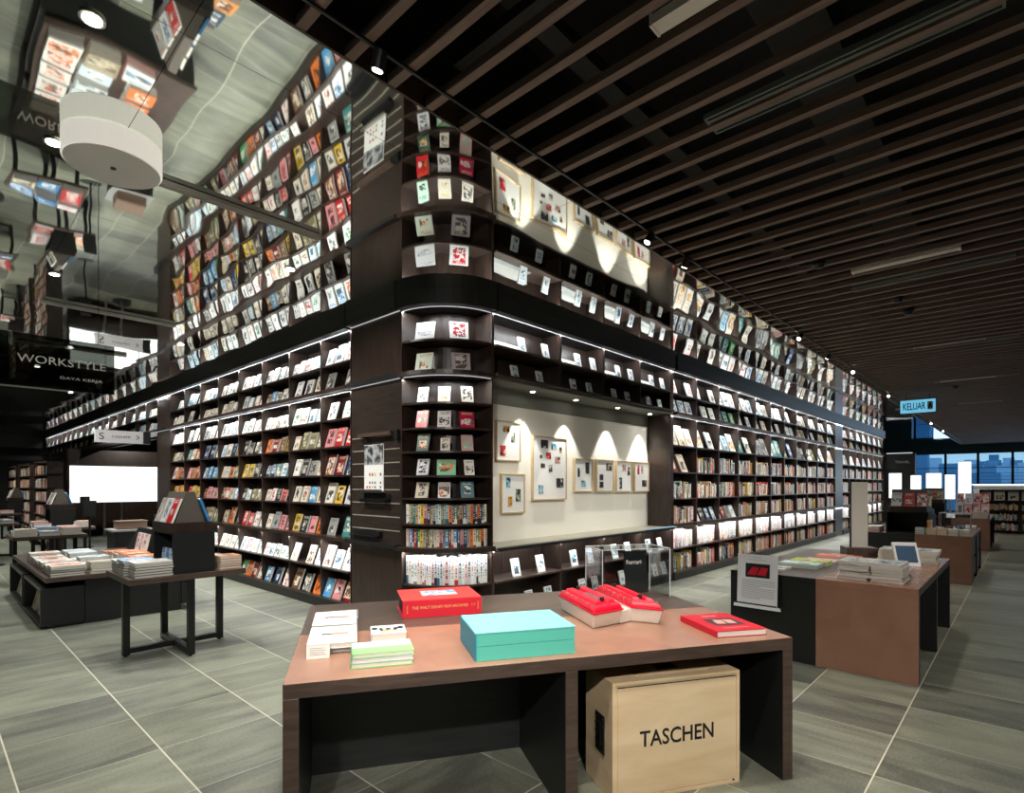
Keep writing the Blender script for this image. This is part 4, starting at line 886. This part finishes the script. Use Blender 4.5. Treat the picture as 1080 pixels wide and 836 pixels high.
# crumpled clear wrapper at the end of the bundle
mb = MB(); n = 9
i = mb.pts([(5.94 + .14*a/(n-1)*(1 if a else 1), .74 + .2*b_/(n-1) + R.uniform(-.01, .01), .772 + max(0, R.uniform(0, .05)*(1 - a/(n-1)) + .03*math.sin(a*1.7 + b_*1.3)*(1 if 0 < a < n-1 else 0))) for a in range(n) for b_ in range(n)])
for a in range(n - 1):
    for b_ in range(n - 1): mb.face((i + a*n + b_, i + (a+1)*n + b_, i + (a+1)*n + b_ + 1, i + a*n + b_ + 1))
tag(obj('plastic_wrapper', mb, make_glass('crumpled_film', (.85, .85, .85), .3), origin=(6.0, .84, .772)), 'crumpled clear plastic wrapper beside the newspapers', 'wrapper')
t = thing('tilted_card_stand', 'tilted white and navy card stand on the first aisle desk', 'stand', (6.75, .84, .771))
MM = T3(6.85, .86) @ Rz(-math.radians(60)) @ Rx(-.45)
obj('card', MB().box(-.11, .11, 0, .03, 0, .26, M=MM), M_WHITE, t); obj('card_print', MB().box(-.09, .09, -.002, 0, .04, .22, M=MM), mat('navy_print', (.05, .1, .18), .4), t)
for q, (x, c, w) in enumerate(((5.62, ('white', '#dfe0dc', '#7a7f80'), .2), (5.95, ('pale aqua', '#a9d8cd', '#eef4ee'), .36), (6.22, ('lime green', '#b5e22e', '#f08a3c'), .34), (6.50, ('pink and white', '#ecdada', '#e2557a'), .3), (6.82, ('orange', '#ee5a2a', '#e8b93a'), .42), (7.12, ('brown', '#8d6a52', '#d9c9b8'), .24))):
    stackb(T3(x, 1.84 - w - .04*(q - 1), .771), .24, w, 1 + (q in (1, 2, 4)), .022, [c], 'of bright pile on black desk, %s from near end' % ORD[q], 'bright books on the black aisle desk', 'bright_book')
# notice in a clear holder on the near face of the first desk
t = thing('notice_holder', 'grey printed notice in a clear holder fixed to the first black desk', 'notice', (5.33, 1.85, .46))
MN = T((5.37, 2.03, .44)) @ LEFT
MT = MN @ Rx(-.06)
obj('holder', MB().box(-.02, .40, 0, .004, 0, .5, M=MT), M_ACRYL, t); obj('holder_lip', MB().box(-.02, .40, -.03, 0, 0, .006, M=MT).box(-.02, .40, -.032, -.028, 0, .03, M=MT), M_ACEDGE, t); obj('black_strip', MB().box(0, .36, -.01, -.004, .012, .04, M=MT), M_BLK, t)
sh_ = obj('sheet', MB().box(.0, .365, -.006, -.003, .03, .5, M=MT), mat('grey_sheet', (.72, .72, .74), .5), t)
obj('notice_photo', MB().box(.075, .295, -.008, -.006, .285, .415, M=MT), M_BLK, sh_)
mb = MB()
for k in range(2): mb.prism([(.09 + .09*k, .31), (.17 + .09*k, .305), (.2 + .08*k, .38), (.14 + .08*k, .385)], 0, .001, M=MT @ T((0, -.0085, 0)) @ Rx(math.pi/2))
obj('notice_print', mb, M_RED, sh_)
text('notice_heading', 'Ferrari', .07, MT @ T((.18, -.0065, .475)), M_GREY, sh_, ext=.0004); text('notice_heading', 'The Collected Works', .16, MT @ T((.18, -.0065, .45)), M_GREY, sh_, ext=.0004)
mb = MB()
for k in range(12):
    z = .255 - .0155*k; w_ = .3 if k not in (4, 11) else .17
    mb.box(.04, .04 + w_, -.0068, -.006, z, z + .005, M=MT)
obj('notice_lines', mb, M_GREY, sh_)
# tall sign board on a dark block at the end of the first desk
t = thing('sign_board', 'tall narrow white sign board on a dark block between aisle desks', 'sign', (7.62, 1.35, .771))
MS = T((7.5, 1.42, .771)) @ Rz(-math.radians(62))
obj('base_block', MB().box(-.16, .16, -.12, .14, 0, .1, M=MS), M_TOPDARK, t); obj('board', MB().box(-.085, .085, -.012, .006, .1, .86, M=MS), mat('cream_sign', hx('#dcd8cb'), .5), t)
obj('board_edge', MB().box(-.1, -.085, -.014, .01, .1, .86, M=MS), M_BLACK, t)
mb = MB()
for k in range(16): mb.box(-.06, .05 - .02*(k % 3), -.0135, -.012, .2 + .038*k, .207 + .038*k, M=MS)
obj('board_print', mb, bpy.data.materials['grey_sheet'], t)

# black crate towers with a two-sided book rack on top
def tower(name, label, x, y, w, d, h, z0=.771, rack=True):
    t = thing(name, label, 'display box', (x + w/2, y + d/2, z0))
    M = T((x, y, z0)); th = .02
    obj('crate', MB().box(0, w, 0, th, 0, h, M=M).box(0, w, d - th, d, 0, h, M=M).box(0, w, th, d - th, h - th, h, M=M).box(0, w, th, d - th, 0, th, M=M).box(w - th, w, th, d - th, th, h - th, M=M), M_BLACK, t)
    obj('tray', MB().box(-.02, w - .02, .02, d - .04, h + .001, h + .09, M=M), M_DARK, t)
    if rack:
        c = w/2 - .02; pr = [(c - .13, .04), (c + .13, .04), (c + .035, .33), (c - .035, .33)]
        mb = MB(); n = 4; y0, y1 = .04, d - .06
        i = mb.pts([(a, y0, h + .05 + b) for a, b in pr] + [(a, y1, h + .05 + b) for a, b in pr], M)
        for f in ((0, 1, 2, 3), (7, 6, 5, 4), (0, 3, 7, 4), (3, 2, 6, 7), (2, 1, 5, 6), (1, 0, 4, 5)): mb.face(tuple(i + q for q in f))
        obj('rack_wedge', mb, mat('taupe_rack', (.10, .085, .07), .5) if 'taupe_rack' not in bpy.data.materials else bpy.data.materials['taupe_rack'], t)
    return t
def rack_books(x, y, w, d, h, cols, wh, z0=.771, side=-1):
    """books leaning on the sloping side of a tower rack"""
    n = len(cols); c = x + w/2 - .02
    for k, cc in enumerate(cols):
        yy = y + .1 + (d - .24)*k/max(1, n - 1)
        M = T((c + side*.17, yy, z0 + h + .093)) @ (LEFT if side < 0 else Rz(math.pi/2))
        lean_book(M, .15, .24, .02, cc, 20, '%s book on rack %s, %s along, %s slope' % (cc[0], wh, ORD[k], 'aisle' if side < 0 else 'inner'), 'books on the rack ' + wh)
# ------------------------------------------------------------------ tables by the long bookcases
def metal_table(label, x0, x1, y0, y1, h, name='metal_table', grp=None):
    t = thing(name, label, 'table', ((x0 + x1)/2, (y0 + y1)/2, 0), grp)
    obj('table_top', MB().box(x0, x1, y0, y1, h - .05, h), M_EDGE if grp is None else M_TOPDARK, t, bevel=.002)
    xm, ym, s = (x0 + x1)/2, (y0 + y1)/2, .028
    for (a, b, c, d) in ((x0 + .07, ym, x1 - .1, ym), (xm, y0 + .02, xm, y1 - .02)):
        for p, q in ((a, b), (c, d)):
            obj('leg', MB().box(p - s, p + s, q - s, q + s, .015, h - .05), M_STEEL, t); obj('foot', MB().cyl((p, q, 0), (p, q, .015), .014, 10), M_STEEL, t)
        obj('cross_bar', MB().box(min(a, c) - (s if a == c else -s), max(a, c) + (s if a == c else -s), min(b, d) - (s if b == d else -s), max(b, d) + (s if b == d else -s), .03, .075), M_STEEL, t)
        obj('cross_bar', MB().box(min(a, c) - (s if a == c else -s), max(a, c) + (s if a == c else -s), min(b, d) - (s if b == d else -s), max(b, d) + (s if b == d else -s), h - .09, h - .051), M_STEEL, t)
    return t
metal_table('dark table on crossed black steel frames holding a tall black box', 1.245, 2.23, 5.70, 6.56, .767)
for q, (x, y, n) in enumerate(((1.30, 5.74, 6), (1.27, 6.0, 6), (1.28, 6.28, 5))):
    stackb(T3(x, y, .768), .3 if q == 0 else .26, .23, n, .022, [[('white', '#e9e8e4', '#b0a898'), ('black-edged', '#1d1e20', '#e2e2de')], [BL, ('black-edged', '#1d1e20', '#e2e2de')], [('white', '#e2e4e4', '#a34a4a'), ('dark blue-edged', '#24405c', '#e2e2de')]][q], 'beside the tall black box, %s' % ('front pile', 'middle pile', 'back pile')[q], 'piled books on the crossed-leg table')
tower('display_box', 'tall black open display box with a book rack on crossed-leg table', 1.60, 5.76, .36, .62, .385, .768)
rack_books(1.60, 5.76, .36, .62, .385, [RD, ('white', '#dcdcd6', '#2f5f8a'), ('grey', '#a9a7a0', '#b02c2a')], 'over the tall black box', .768, -1)
rack_books(1.60, 5.76, .36, .62, .385, [BL, BL, CRM], 'over the tall black box', .768, 1)
for k in range(3): lean_book(T((1.615 + .0, 5.9 + .13*k, .79)) @ LEFT, .1, .2, .02, BL, 6, 'blue book standing inside the tall black box, %s along' % ORD[k], 'blue books in the black box')
stackb(T3(2.02, 5.78, .768), .2, .24, 5, .025, [('orange', '#c98a4e', '#8a4a26'), ('orange', '#b9713a', '#e0c59a')], 'of orange magazines beside the black box', 'orange magazines on the crossed-leg table', 'magazine', .003)
stackb(T3(2.0, 6.1, .768), .2, .26, 4, .025, [('dark blue', '#2d3f52', '#b9c4cc'), WH], 'of dark blue books behind the orange magazines', 'dark blue books on the crossed-leg table')
# low wide table with cubby boxes
t = thing('low_table', 'low dark table on a black plinth crowded with piled books', 'table', (1.7, 9.2, 0))
LX0, LX1, LY0, LY1, LH = .95, 2.46, 7.88, 10.9, .567
obj('table_top', MB().box(LX0, LX1, LY0, LY1, LH - .05, LH), M_EDGE, t, bevel=.002)
obj('pedestal', MB().box(LX0 + .36, LX1 - .16, LY0 + .06, LY1 - .1, 0, LH - .05), M_BLACK, t)
obj('end_box', MB().box(LX1 - .16, LX1 - .02, LY0 + .03, LY1 - .1, .08, LH - .05), M_BLACK, t)
for k in range(2):
    y0 = LY0 + .04 + 1.55*k; y1 = y0 + 1.4; z1 = .45; th = .02; x0, x1 = LX0 - .035, LX0 + .35
    c = thing('cubby_box', 'open black cubby box under the low table, %s from the crossed-leg table' % ORD[k], 'box', ((x0 + x1)/2, (y0 + y1)/2, .02), 'cubby boxes under the low table')
    obj('shell', MB().box(x0, x1, y0, y0 + th, .03, z1).box(x0, x1, y1 - th, y1, .03, z1).box(x0, x1, y0 + th, y1 - th, z1 - th, z1).box(x0, x1, y0 + th, y1 - th, .03, .03 + th).box(x1 - th, x1, y0 + th, y1 - th, .05, z1 - th), M_BLACK, c)
    obj('front_rim', MB().box(x0 - .004, x0, y0, y1, .03, .055).box(x0 - .004, x0, y0, y1, z1 - .03, z1).box(x0 - .004, x0, y0, y0 + .02, .055, z1 - .03).box(x0 - .004, x0, y1 - .02, y1, .055, z1 - .03), M_EDGE, c)
    obj('foot_block', MB().box(x0 + .06, x1, y0 + .03, y1 - .03, 0, .03), M_BLACK, c)
    for j in range(4): lean_book(T((x0 + .06, y0 + .2 + .32*j, .051)) @ LEFT, .24, .33, .02, (CRM, ('grey', '#9b968a', '#2a2a2a'), ('taupe', '#8a7a66', '#e0d8c8'))[(j + k) % 3], 14, 'book leaning in %s cubby under the low table, %s along' % (ORD[k], ORD[j]), 'books in the cubby boxes')
OT = ('orange and white', '#e8e4dc', '#e2763a'); BRE = ('brown-edged', '#3a2d24', '#c9bda6'); RT = ('red and white', '#e9e6e0', '#d8262f')
cols = [[OT, BRE], [('buff', '#a3937a', '#c9bda6')], [RT, WH], [('pale blue', '#cfdde2', '#f0f0ee'), WH], [RD, WH], [OT, RD], [OR_, WH], [RT, RD], [('black', '#26231f', '#d8a04a'), BRE], [WH, RD]]
q = 0
for row in range(6):
    for c in range(3):
        x = LX0 + .05 + .36*c; y = LY0 + .03 + .33*row
        if c == 2 and row > 0 : x += .1
        n = (5, 5, 4)[c] if row == 0 else R.randint(3, 5)
        w, d = (.31, .28) if c == 0 else (.30, .27)
        stackb(T3(x, y, LH + .001), w, d, n, .024 if c != 1 or row else .026, cols[(q*3 + row) % 10] if q > 2 else (cols[0], cols[1], cols[9])[c], 'on the low table, %s row %s pile' % (ORD[row], ORD[c]), 'piled books on the low table')
        q += 1
# leaning display and black sloping stand on the low table
for k in range(3): lean_book(T((2.1, 8.9 + .17*k, LH + .1)) @ LEFT, .16, .26, .03, PK, 12, 'pink and white magazine leaning behind the piles, %s along' % ORD[k], 'leaning magazines on the low table', 'leaning_magazine')
t = thing('sloping_stand', 'black sloping book stand at the back of the low table', 'stand', (2.3, 9.9, LH))
mb = MB(); i = mb.pts([(2.2, 9.6, LH), (2.44, 9.6, LH), (2.44, 9.6, LH + .36), (2.38, 9.6, LH + .36), (2.2, 10.3, LH), (2.44, 10.3, LH), (2.44, 10.3, LH + .36), (2.38, 10.3, LH + .36)])
for f in ((0, 1, 2, 3), (7, 6, 5, 4), (0, 3, 7, 4), (3, 2, 6, 7), (2, 1, 5, 6), (1, 0, 4, 5)): mb.face(tuple(i + q for q in f))
obj('wedge', mb, M_BLACK, t); obj('lip', MB().box(2.17, 2.2, 9.6, 10.3, LH, LH + .03), M_BLACK, t)
# grey pedestal with a brown box behind the low table
t = thing('pedestal_stand', 'white-topped dark pedestal with a brown box beyond the low table', 'pedestal', (2.5, 11.2, 0))
obj('body', MB().box(2.2, 2.75, 10.95, 11.5, 0, .82), M_BLACK, t); obj('slab_top', MB().box(2.17, 2.78, 10.92, 11.53, .82, .85), M_GREY, t)
t = thing('brown_box', 'plain brown box on the white-topped pedestal', 'box', (2.45, 11.2, .851))
obj('box_body', MB().box(2.27, 2.68, 11.05, 11.4, .851, .97), mat('brown_card', (.2, .13, .09), .6), t); obj('box_lid', MB().box(2.26, 2.69, 11.04, 11.41, .97, .99), bpy.data.materials['brown_card'], t)
# further tables
def far_table(x0, x1, y0, y1, wh, nbox=True):
    metal_table('dark crossed-leg table %s' % wh, x0, x1, y0, y1, .77, grp='crossed-leg tables further back')
    k = 0
    for a in range(2):
        for b in range(3):
            x = x0 + .04 + (x1 - x0 - .08)*b/3; y = y0 + .05 + (y1 - y0 - .1)*a/2
            if nbox and b == 1: continue
            stackb(T3(x, y), .26, .24, R.randint(3, 5), .024, [R.choice([WH, OR_, CRM, RD, BL, PK]), WH], 'on the table %s, %s pile' % (wh, ORD[k]), 'piled books on the tables further back'); k += 1
    if nbox: 
        tower('display_box', 'black display box on the table %s' % wh, (x0 + x1)/2 - .2, y0 + .1, .38, .6, .36)
        rack_books((x0 + x1)/2 - .2, y0 + .1, .38, .6, .36, [CRM, BK, WH], 'on the table ' + wh, .771, -1)
        rack_books((x0 + x1)/2 - .2, y0 + .1, .38, .6, .36, [BL, WH, BK], 'on the table ' + wh, .771, 1)
far_table(1.0, 1.95, 11.6, 12.5, 'just past the low table', False)
far_table(1.43, 2.4, 13.5, 14.4, 'before the grey sign')
far_table(.5, 1.5, 16.0, 16.9, 'deeper down the aisle')
far_table(1.6, 2.4, 21.5, 22.4, 'deep in the passage')

# second and third aisle desks
tower('display_box', 'black display box with red books on the second aisle desk', 11.5, 1.18, .55, .6, .37)
rack_books(11.5, 1.18, .55, .6, .37, [RD, RD, WH], 'on the second aisle desk', .771, -1)
t_ = tower('display_box', 'smaller black display box behind the red books box', 12.25, 1.2, .5, .6, .3)
rack_books(12.25, 1.2, .5, .6, .3, [CRM, PK, CRM], 'on the smaller black box', .771, -1)
for k in range(6): 
    stackb(T3(11.42 + .27*(k % 2), 1.86 - .26*0 - .27*(k // 2) + (.0), .771), .24, .22, 4, .024, [[PK, RD], [NG, WH], [WH, NG]][k // 2], 'of the dark half of the second aisle desk, %s pile' % ORD[k], 'piled books on the second aisle desk') if k < 2 else None
for k in range(5):
    stackb(T3(11.43, .64 + .145*k - .0, .771), .2, .135, 4, .026, [[WH, NG], [WH, NG], [('amber', '#e0a04a', '#b9522a')], [('amber', '#e3a850', '#c95a2a')], [WH, BL]][k], 'along the near edge of the second aisle desk, %s pile' % ORD[k], 'edge piles on the second aisle desk')
for k in range(4): stackb(T3(12.3 + .32*k, .66, .771), .27, .22, 3, .024, [[RD, WH], [BK, WH], [WH], [NG]][k], 'on the far part of the second aisle desk, %s pile' % ORD[k], 'far piles on the second aisle desk')
for k in range(2): lean_book(T((11.45, 1.18 - .03*k, .772)) @ LEFT, .025, .24, .16, ('amber', '#e0903a', '#f2e0b0'), 0, 'amber book upright beside the black display box, %s one' % ORD[k], 'amber books')
M = T3(11.9, .66); t = thing('acrylic_case', 'clear acrylic case over small items on the second aisle desk', 'case', (12.0, .85, .771))
obj('case_walls', MB().box(0, .004, 0, .42, 0, .34, M=M).box(.3, .304, 0, .42, 0, .34, M=M).box(0, .3, 0, .004, 0, .34, M=M).box(0, .3, .416, .42, 0, .34, M=M).box(0, .304, 0, .42, .34, .344, M=M), M_ACRYL, t)
mb = MB()
for a in (0, .296):
    for b_ in (0, .412): mb.box(a, a + .008, b_, b_ + .008, 0, .344, M=M)
for b_ in (0, .412): mb.box(0, .304, b_, b_ + .008, .344, .352, M=M)
for a in (0, .296): mb.box(a, a + .008, 0, .42, .344, .352, M=M)
obj('case_edges', mb, M_ACEDGE, t)
lean_book(T((12.05, .8, .772)) @ LEFT, .12, .16, .03, BL, 10, 'pale blue booklet inside the clear case on second aisle desk')
lean_book(T((12.05, .96, .772)) @ LEFT, .12, .14, .03, BK, 10, 'black booklet inside the clear case on second aisle desk')
stackb(T3(17.75, .66), .3, .3, 5, .03, [RD, WH], 'on the third aisle desk, outer pile', 'piles on the third aisle desk')
t = thing('magazine_rack', 'tiered rack of pink and red magazines on the third aisle desk', 'rack', (18.2, .9, .771))
obj('rack_frame', MB().box(17.95, 18.4, .65, 1.3, .771, .84).box(18.25, 18.45, .65, 1.3, .84, 1.1), M_BLACK, t)
for a in range(2):
    for k in range(4): lean_book(T((17.98 + .25*a, .72 + .165*k, .842 + .26*a)) @ LEFT, .15, .3, .01, [PK, RD, ('pink', '#e3b0b0', '#b02c2a'), WH][(k + a) % 4], 22, '%s magazine, third desk rack, %s tier, %s along' % ([PK, RD, ('pink',), WH][(k + a) % 4][0], ('lower', 'upper')[a], ORD[k]), 'magazines on the third desk rack', 'leaning_magazine')
tower('display_box', 'black display box on the dark half of the third aisle desk', 17.8, 1.5, .5, .5, .36)
rack_books(17.8, 1.5, .5, .5, .36, [CRM, OR_, WH], 'on the third aisle desk', .771, -1)
for k in range(4): lean_book(T((16.9 + .0, .75 + .2*k, 0)) @ LEFT, .001, .001, .001, WH, 0, 'x') if False else None

# lit white sign boards
def lightbox(label, M, w, z0, z1, leg=True, name='lit_sign', horiz=False):
    t = thing(name, label, 'sign', org(M, w/2, 0, 0), None)
    obj('face', MB().box(0, w, -.002, .0, z0, z1, M=M), M_SIGNW, t); obj('casing', MB().box(-.01, w + .01, .0, .05, z0 - .01, z1 + .01, M=M), M_STEEL, t)
    for x in ((w/2,) if not horiz else (w*.33, w*.5)): obj('post', MB().box(x - .03, x + .03, .01, .04, 0, z0 - .01, M=M) , M_METAL, t)
    obj('foot_plate', MB().cyl(M @ Vector((w/2, .03, 0)), M @ Vector((w/2, .03, .02)), .25 if horiz else .16, 24), M_STEEL, t); return t
lightbox('wide blank lit white sign board on posts before the passage', T((3.02, 20.5, 0)), 2.55, 1.07, 2.16, horiz=True)
lightbox('lit white board hanging in the dark portal at the far end', T((27.9, 4.2, 0)) @ LEFT, .44, 1.04, 2.08)
for k, (x, ya, yb, z0, z1, lb) in enumerate(((24, 2.97, 2.67, 1.25, 1.93, 'narrow lit white board, first beyond the black display boxes'), (24, 2.53, 2.1, 1.1, 2.0, 'wide lit white board standing against the window'), (24.5, 2.05, 1.77, 1.1, 1.95, 'lit white board between the wide and tall ones'), (23.2, 1.60, 1.27, 1.15, 2.35, 'tallest lit white board before the window'))):
    lightbox(lb, T((x, ya, 0)) @ LEFT, ya - yb, z0, z1)
t = thing('white_counter', 'long low white counter in front of the far window', 'counter', (27, 0, 0)); obj('counter_body', MB().box(26.8, 27.3, -1.2, 1.4, 0, 1.58), M_WHITE, t); obj('counter_top', MB().box(26.75, 27.35, -1.25, 1.45, 1.58, 1.62), M_SIGNW, t)  # glow of the lit signs put on the counter top as well

# ------------------------------------------------------------------ hanging signs
t = thing('exit_sign', 'hanging blue-lit KELUAR exit sign under the slatted ceiling', 'sign', (15.4, 1.78, 3.2))
ME = T((15.4, 2.10, 3.24)) @ LEFT
sb_ = obj('sign_box', MB().box(0, .64, 0, .08, 0, .28, M=ME), M_BLUESIGN, t); text('lettering', 'KELUAR', .42, ME @ T((.26, -.002, .14)), M_BLK, sb_, hmax=.16, bold=.015)
obj('running_figure', MB().box(.5, .6, -.004, -.001, .05, .23, M=ME), M_PAPER, sb_); obj('hanger', MB().box(.1, .11, .03, .04, .28, .42, M=ME).box(.53, .54, .03, .04, .28, .42, M=ME), M_STEEL, t)
# running figure pictogram lines
mb = MB().cyl(ME @ Vector((.555, -.004, .2)), ME @ Vector((.555, -.006, .2)), .012, 10); mb.box(.535, .57, -.006, -.004, .12, .185, M=ME); mb.box(.52, .545, -.006, -.004, .07, .12, M=ME); mb.box(.56, .59, -.006, -.004, .09, .12, M=ME); obj('pictogram', mb, M_BLK, sb_)
t = thing('hanging_sign', 'large smoked glass WORKSTYLE sign hung from the mirrored ceiling', 'sign', (.85, 6.08, 2.4))
sb_ = obj('panel', MB().box(.0, 1.22, 6.09, 6.10, 2.42, 2.86), M_SMOKE, t)
text('lettering', 'WORKSTYLE', .6, T((.855, 6.085, 2.655)), M_WHITE, sb_, hmax=.065); text('lettering', 'GAYA KERJA', .3, T((.98, 6.085, 2.52)), M_WHITE, sb_, hmax=.03)
obj('hanger', MB().box(.2, .205, 6.092, 6.097, 2.86, 3.65).box(1.1, 1.105, 6.092, 6.097, 2.86, 3.65), M_STEEL, t)
t = thing('hanging_sign', 'grey direction sign box hung beside the plain column', 'sign', (3.0, 14.3, 2.5))
sb_ = obj('sign_body', MB().box(2.52, 3.38, 14.25, 14.33, 2.5, 2.76), M_SIGNG, t); obj('end_cap', MB().box(3.38, 3.52, 14.25, 14.33, 2.5, 2.76), M_STEEL, t); obj('hanger', MB().box(2.7, 2.71, 14.28, 14.29, 2.76, 3.65).box(3.3, 3.31, 14.28, 14.29, 2.76, 3.65), M_STEEL, t)
text('lettering', 'CASHIER', .34, T((2.98, 14.248, 2.63)), M_BLK, sb_, hmax=.05); text('arrow', '>', .06, T((3.28, 14.248, 2.63)), M_BLK, sb_, hmax=.1); text('arrow', 'S', .09, T((2.63, 14.248, 2.63)), M_BLK, sb_, hmax=.14)

# ------------------------------------------------------------------ ceiling fittings
struct('trim_8', MB().box(-2, 34, 2.213, 2.227, 3.636, 3.65), M_BLACK)
for k, x in enumerate((1.475, 4.03, 4.69, 8.12, 9.6, 11.2, 14.8, 18.2, 22.4, 26.0)):
    y = 2.22; p = Vector((x, y, 3.6)); 
    t = thing('track_spotlight', 'small black track spotlight along the mirror edge, %s from the desk end' % ORD[k], 'ceiling light', (x, y, 3.5), 'track spotlights along the mirror edge')
    d = Vector((-x*.35 + (.3 if k % 2 else .5), .9 - 2*(k in (2, 5)), -2.4)).normalized() if k not in (2, 4) else Vector((.3, .8, -1.2)).normalized()
    q = p + d*.05
    obj('lamp_body', MB().cyl(p - d*.03, q, .032, 16), M_BLACK, t); obj('lens', MB().cyl(q, q + d*.003, .024, 16), M_LAMP, t); obj('stem', MB().cyl((x, y, 3.61), (x, y, 3.636), .008, 8), M_BLACK, t)
    spot('track_beam', tuple(q + d*.01), (x + d.x*3, 3.4 if k not in (2,) else 4.4, 0), 120, 75, .7, (1, .94, .84), .02)
for k, (x, y) in enumerate(((.52, 3.0), (.55, 4.25), (.9, 6.9), (.55, 9.5), (2.6, 9.0), (2.4, 5.1), (1.4, 12.5), (2.3, 15.5), (1.2, 19), (1.2, 24))):
    t = thing('recessed_light', 'small recessed downlight in the mirrored ceiling, %s from the sign desk' % ORD[k], 'ceiling light', (x, y, 3.63), 'recessed lights in the mirrored ceiling')
    obj('trim_ring', MB().cyl((x, y, 3.640), (x, y, 3.649), .05, 24), M_METAL, t); obj('lens', MB().cyl((x, y, 3.636), (x, y, 3.6402), .036, 20), M_LAMP, t)
    spot('recess_beam', (x, y, 3.625), (x + (.2 if x < 1 else -.0), y + .05, 0), 110 if k > 1 else 85, 96, .8, (.97, .98, .95), .03)
def diffuser(nm, lb, x0, x1, y0, y1, z, slots, mt, grp):
    t = thing(nm, lb, 'air vent', ((x0 + x1)/2, (y0 + y1)/2, z), grp)
    f = MB(); e = .012; lx = x1 - x0 > y1 - y0
    f.box(x0, x1, y0, y0 + e, z, z + .03).box(x0, x1, y1 - e, y1, z, z + .03).box(x0, x0 + e, y0 + e, y1 - e, z, z + .03).box(x1 - e, x1, y0 + e, y1 - e, z, z + .03)
    obj('frame', f, mt, t); obj('duct_throat', MB().box(x0 + e, x1 - e, y0 + e, y1 - e, z + .02, z + .03), M_BLK, t)
    for k in range(slots):
        s = (k + 1)/(slots + 1)
        if lx: obj('slat', MB().box(x0 + e, x1 - e, y0 + (y1 - y0)*s - .006, y0 + (y1 - y0)*s + .006, z, z + .018), mt, t)
        else: obj('slat', MB().box(x0 + (x1 - x0)*s - .012, x0 + (x1 - x0)*s + .012, y0 + e, y1 - e, z, z + .018), mt, t)
M_VENT = mat('vent_paint', (.45, .45, .42), .4); M_VENTD = mat('dark_vent_paint', (.12, .14, .13), .5)
for k, y in enumerate((4.25, 7.97, 10.4, 15.2)):
    diffuser('slot_diffuser', 'long narrow slot diffuser in the mirrored ceiling, %s from the drum fitting' % ORD[k], .93, 2.24, y - .033, y + .033, 3.615, 1, M_VENT, 'slot diffusers in the mirror')
for k, x in enumerate((3.11, 6.755, 10.4, 14.0)):
    diffuser('air_vent', 'grey slotted air vent between ceiling slats, %s along the aisle' % ORD[k], x - .09, x + .09, .06, 1.33, 3.66, 3, M_VENTD, 'air vents between the slats')
for k, x in enumerate((2.27, 6.18, 10.2, 13.9, 18.0, 22.1)):
    t = thing('batten_light', 'unlit pale batten light between ceiling slats, %s along the aisle' % ORD[k], 'ceiling light', (x, .85, 3.66), 'batten lights between the slats')
    obj('diffuser', MB().box(x - .04, x + .04, .42, 1.22, 3.655, 3.7), M_PAPER, t); obj('end_cap', MB().box(x - .042, x + .042, 1.22, 1.232, 3.65, 3.705), M_WHITE, t); obj('end_cap', MB().box(x - .042, x + .042, .408, .42, 3.65, 3.705), M_WHITE, t)
for k, (px, py) in enumerate(((947, 319), (958, 332), (1008, 410), (864, 283))):
    x, y = Wp(px, py, 3.6); t = thing('dome_detector', 'small dark dome fitting under the slats, %s from the trimmed edge' % ORD[k], 'detector', (x, y, 3.58), 'dome fittings')
    obj('base', MB().cyl((x, y, 3.63), (x, y, 3.652), .06, 20), M_BLACK, t); obj('dome', MB().cyl((x, y, 3.60), (x, y, 3.63), .03, 16, r2=.05), M_BLACK, t)
# drum fitting hung under the mirror
t = thing('ceiling_drum', 'round white drum fitting hung under the mirrored ceiling', 'fitting', (.80, 4.02, 3.48))
mb = MB().cyl((.80, 4.02, 3.51), (.80, 4.02, 3.648), .25, 48); obj('drum_body', mb, mat('drum_added_glow', (.8, .77, .68), .5, emit=.42, ecol=(1, .95, .84)), t, bevel=.006)  # glow added to the drum body to make it brighter
obj('bottom_plate', MB().cyl((.80, 4.02, 3.505), (.80, 4.02, 3.51), .24, 48), M_WHITE, t); obj('sensor', MB().cyl((.80, 4.02, 3.5), (.80, 4.02, 3.505), .015, 12), M_BLK, t)
# slim floor stands along the passage, seen again in the mirror
for k, (x, y) in enumerate(((2.9, 17.6), (2.2, 12.9), (1.0, 14.9))):
    t = thing('floor_stand', 'slim black post stand on a round foot, %s along the passage' % ORD[k], 'stand', (x, y, 0), 'slim floor stands')
    obj('foot', MB().cyl((x, y, 0), (x, y, .02), .18, 28), M_STEEL, t); obj('post', MB().cyl((x, y, .02), (x, y, 1.0), .018, 12), M_STEEL, t); obj('sign_head', MB().box(x - .1, x + .1, y - .02, y + .02, 1.0, 1.3), M_BLACK, t)
# green poster seen at the far end of the book wall
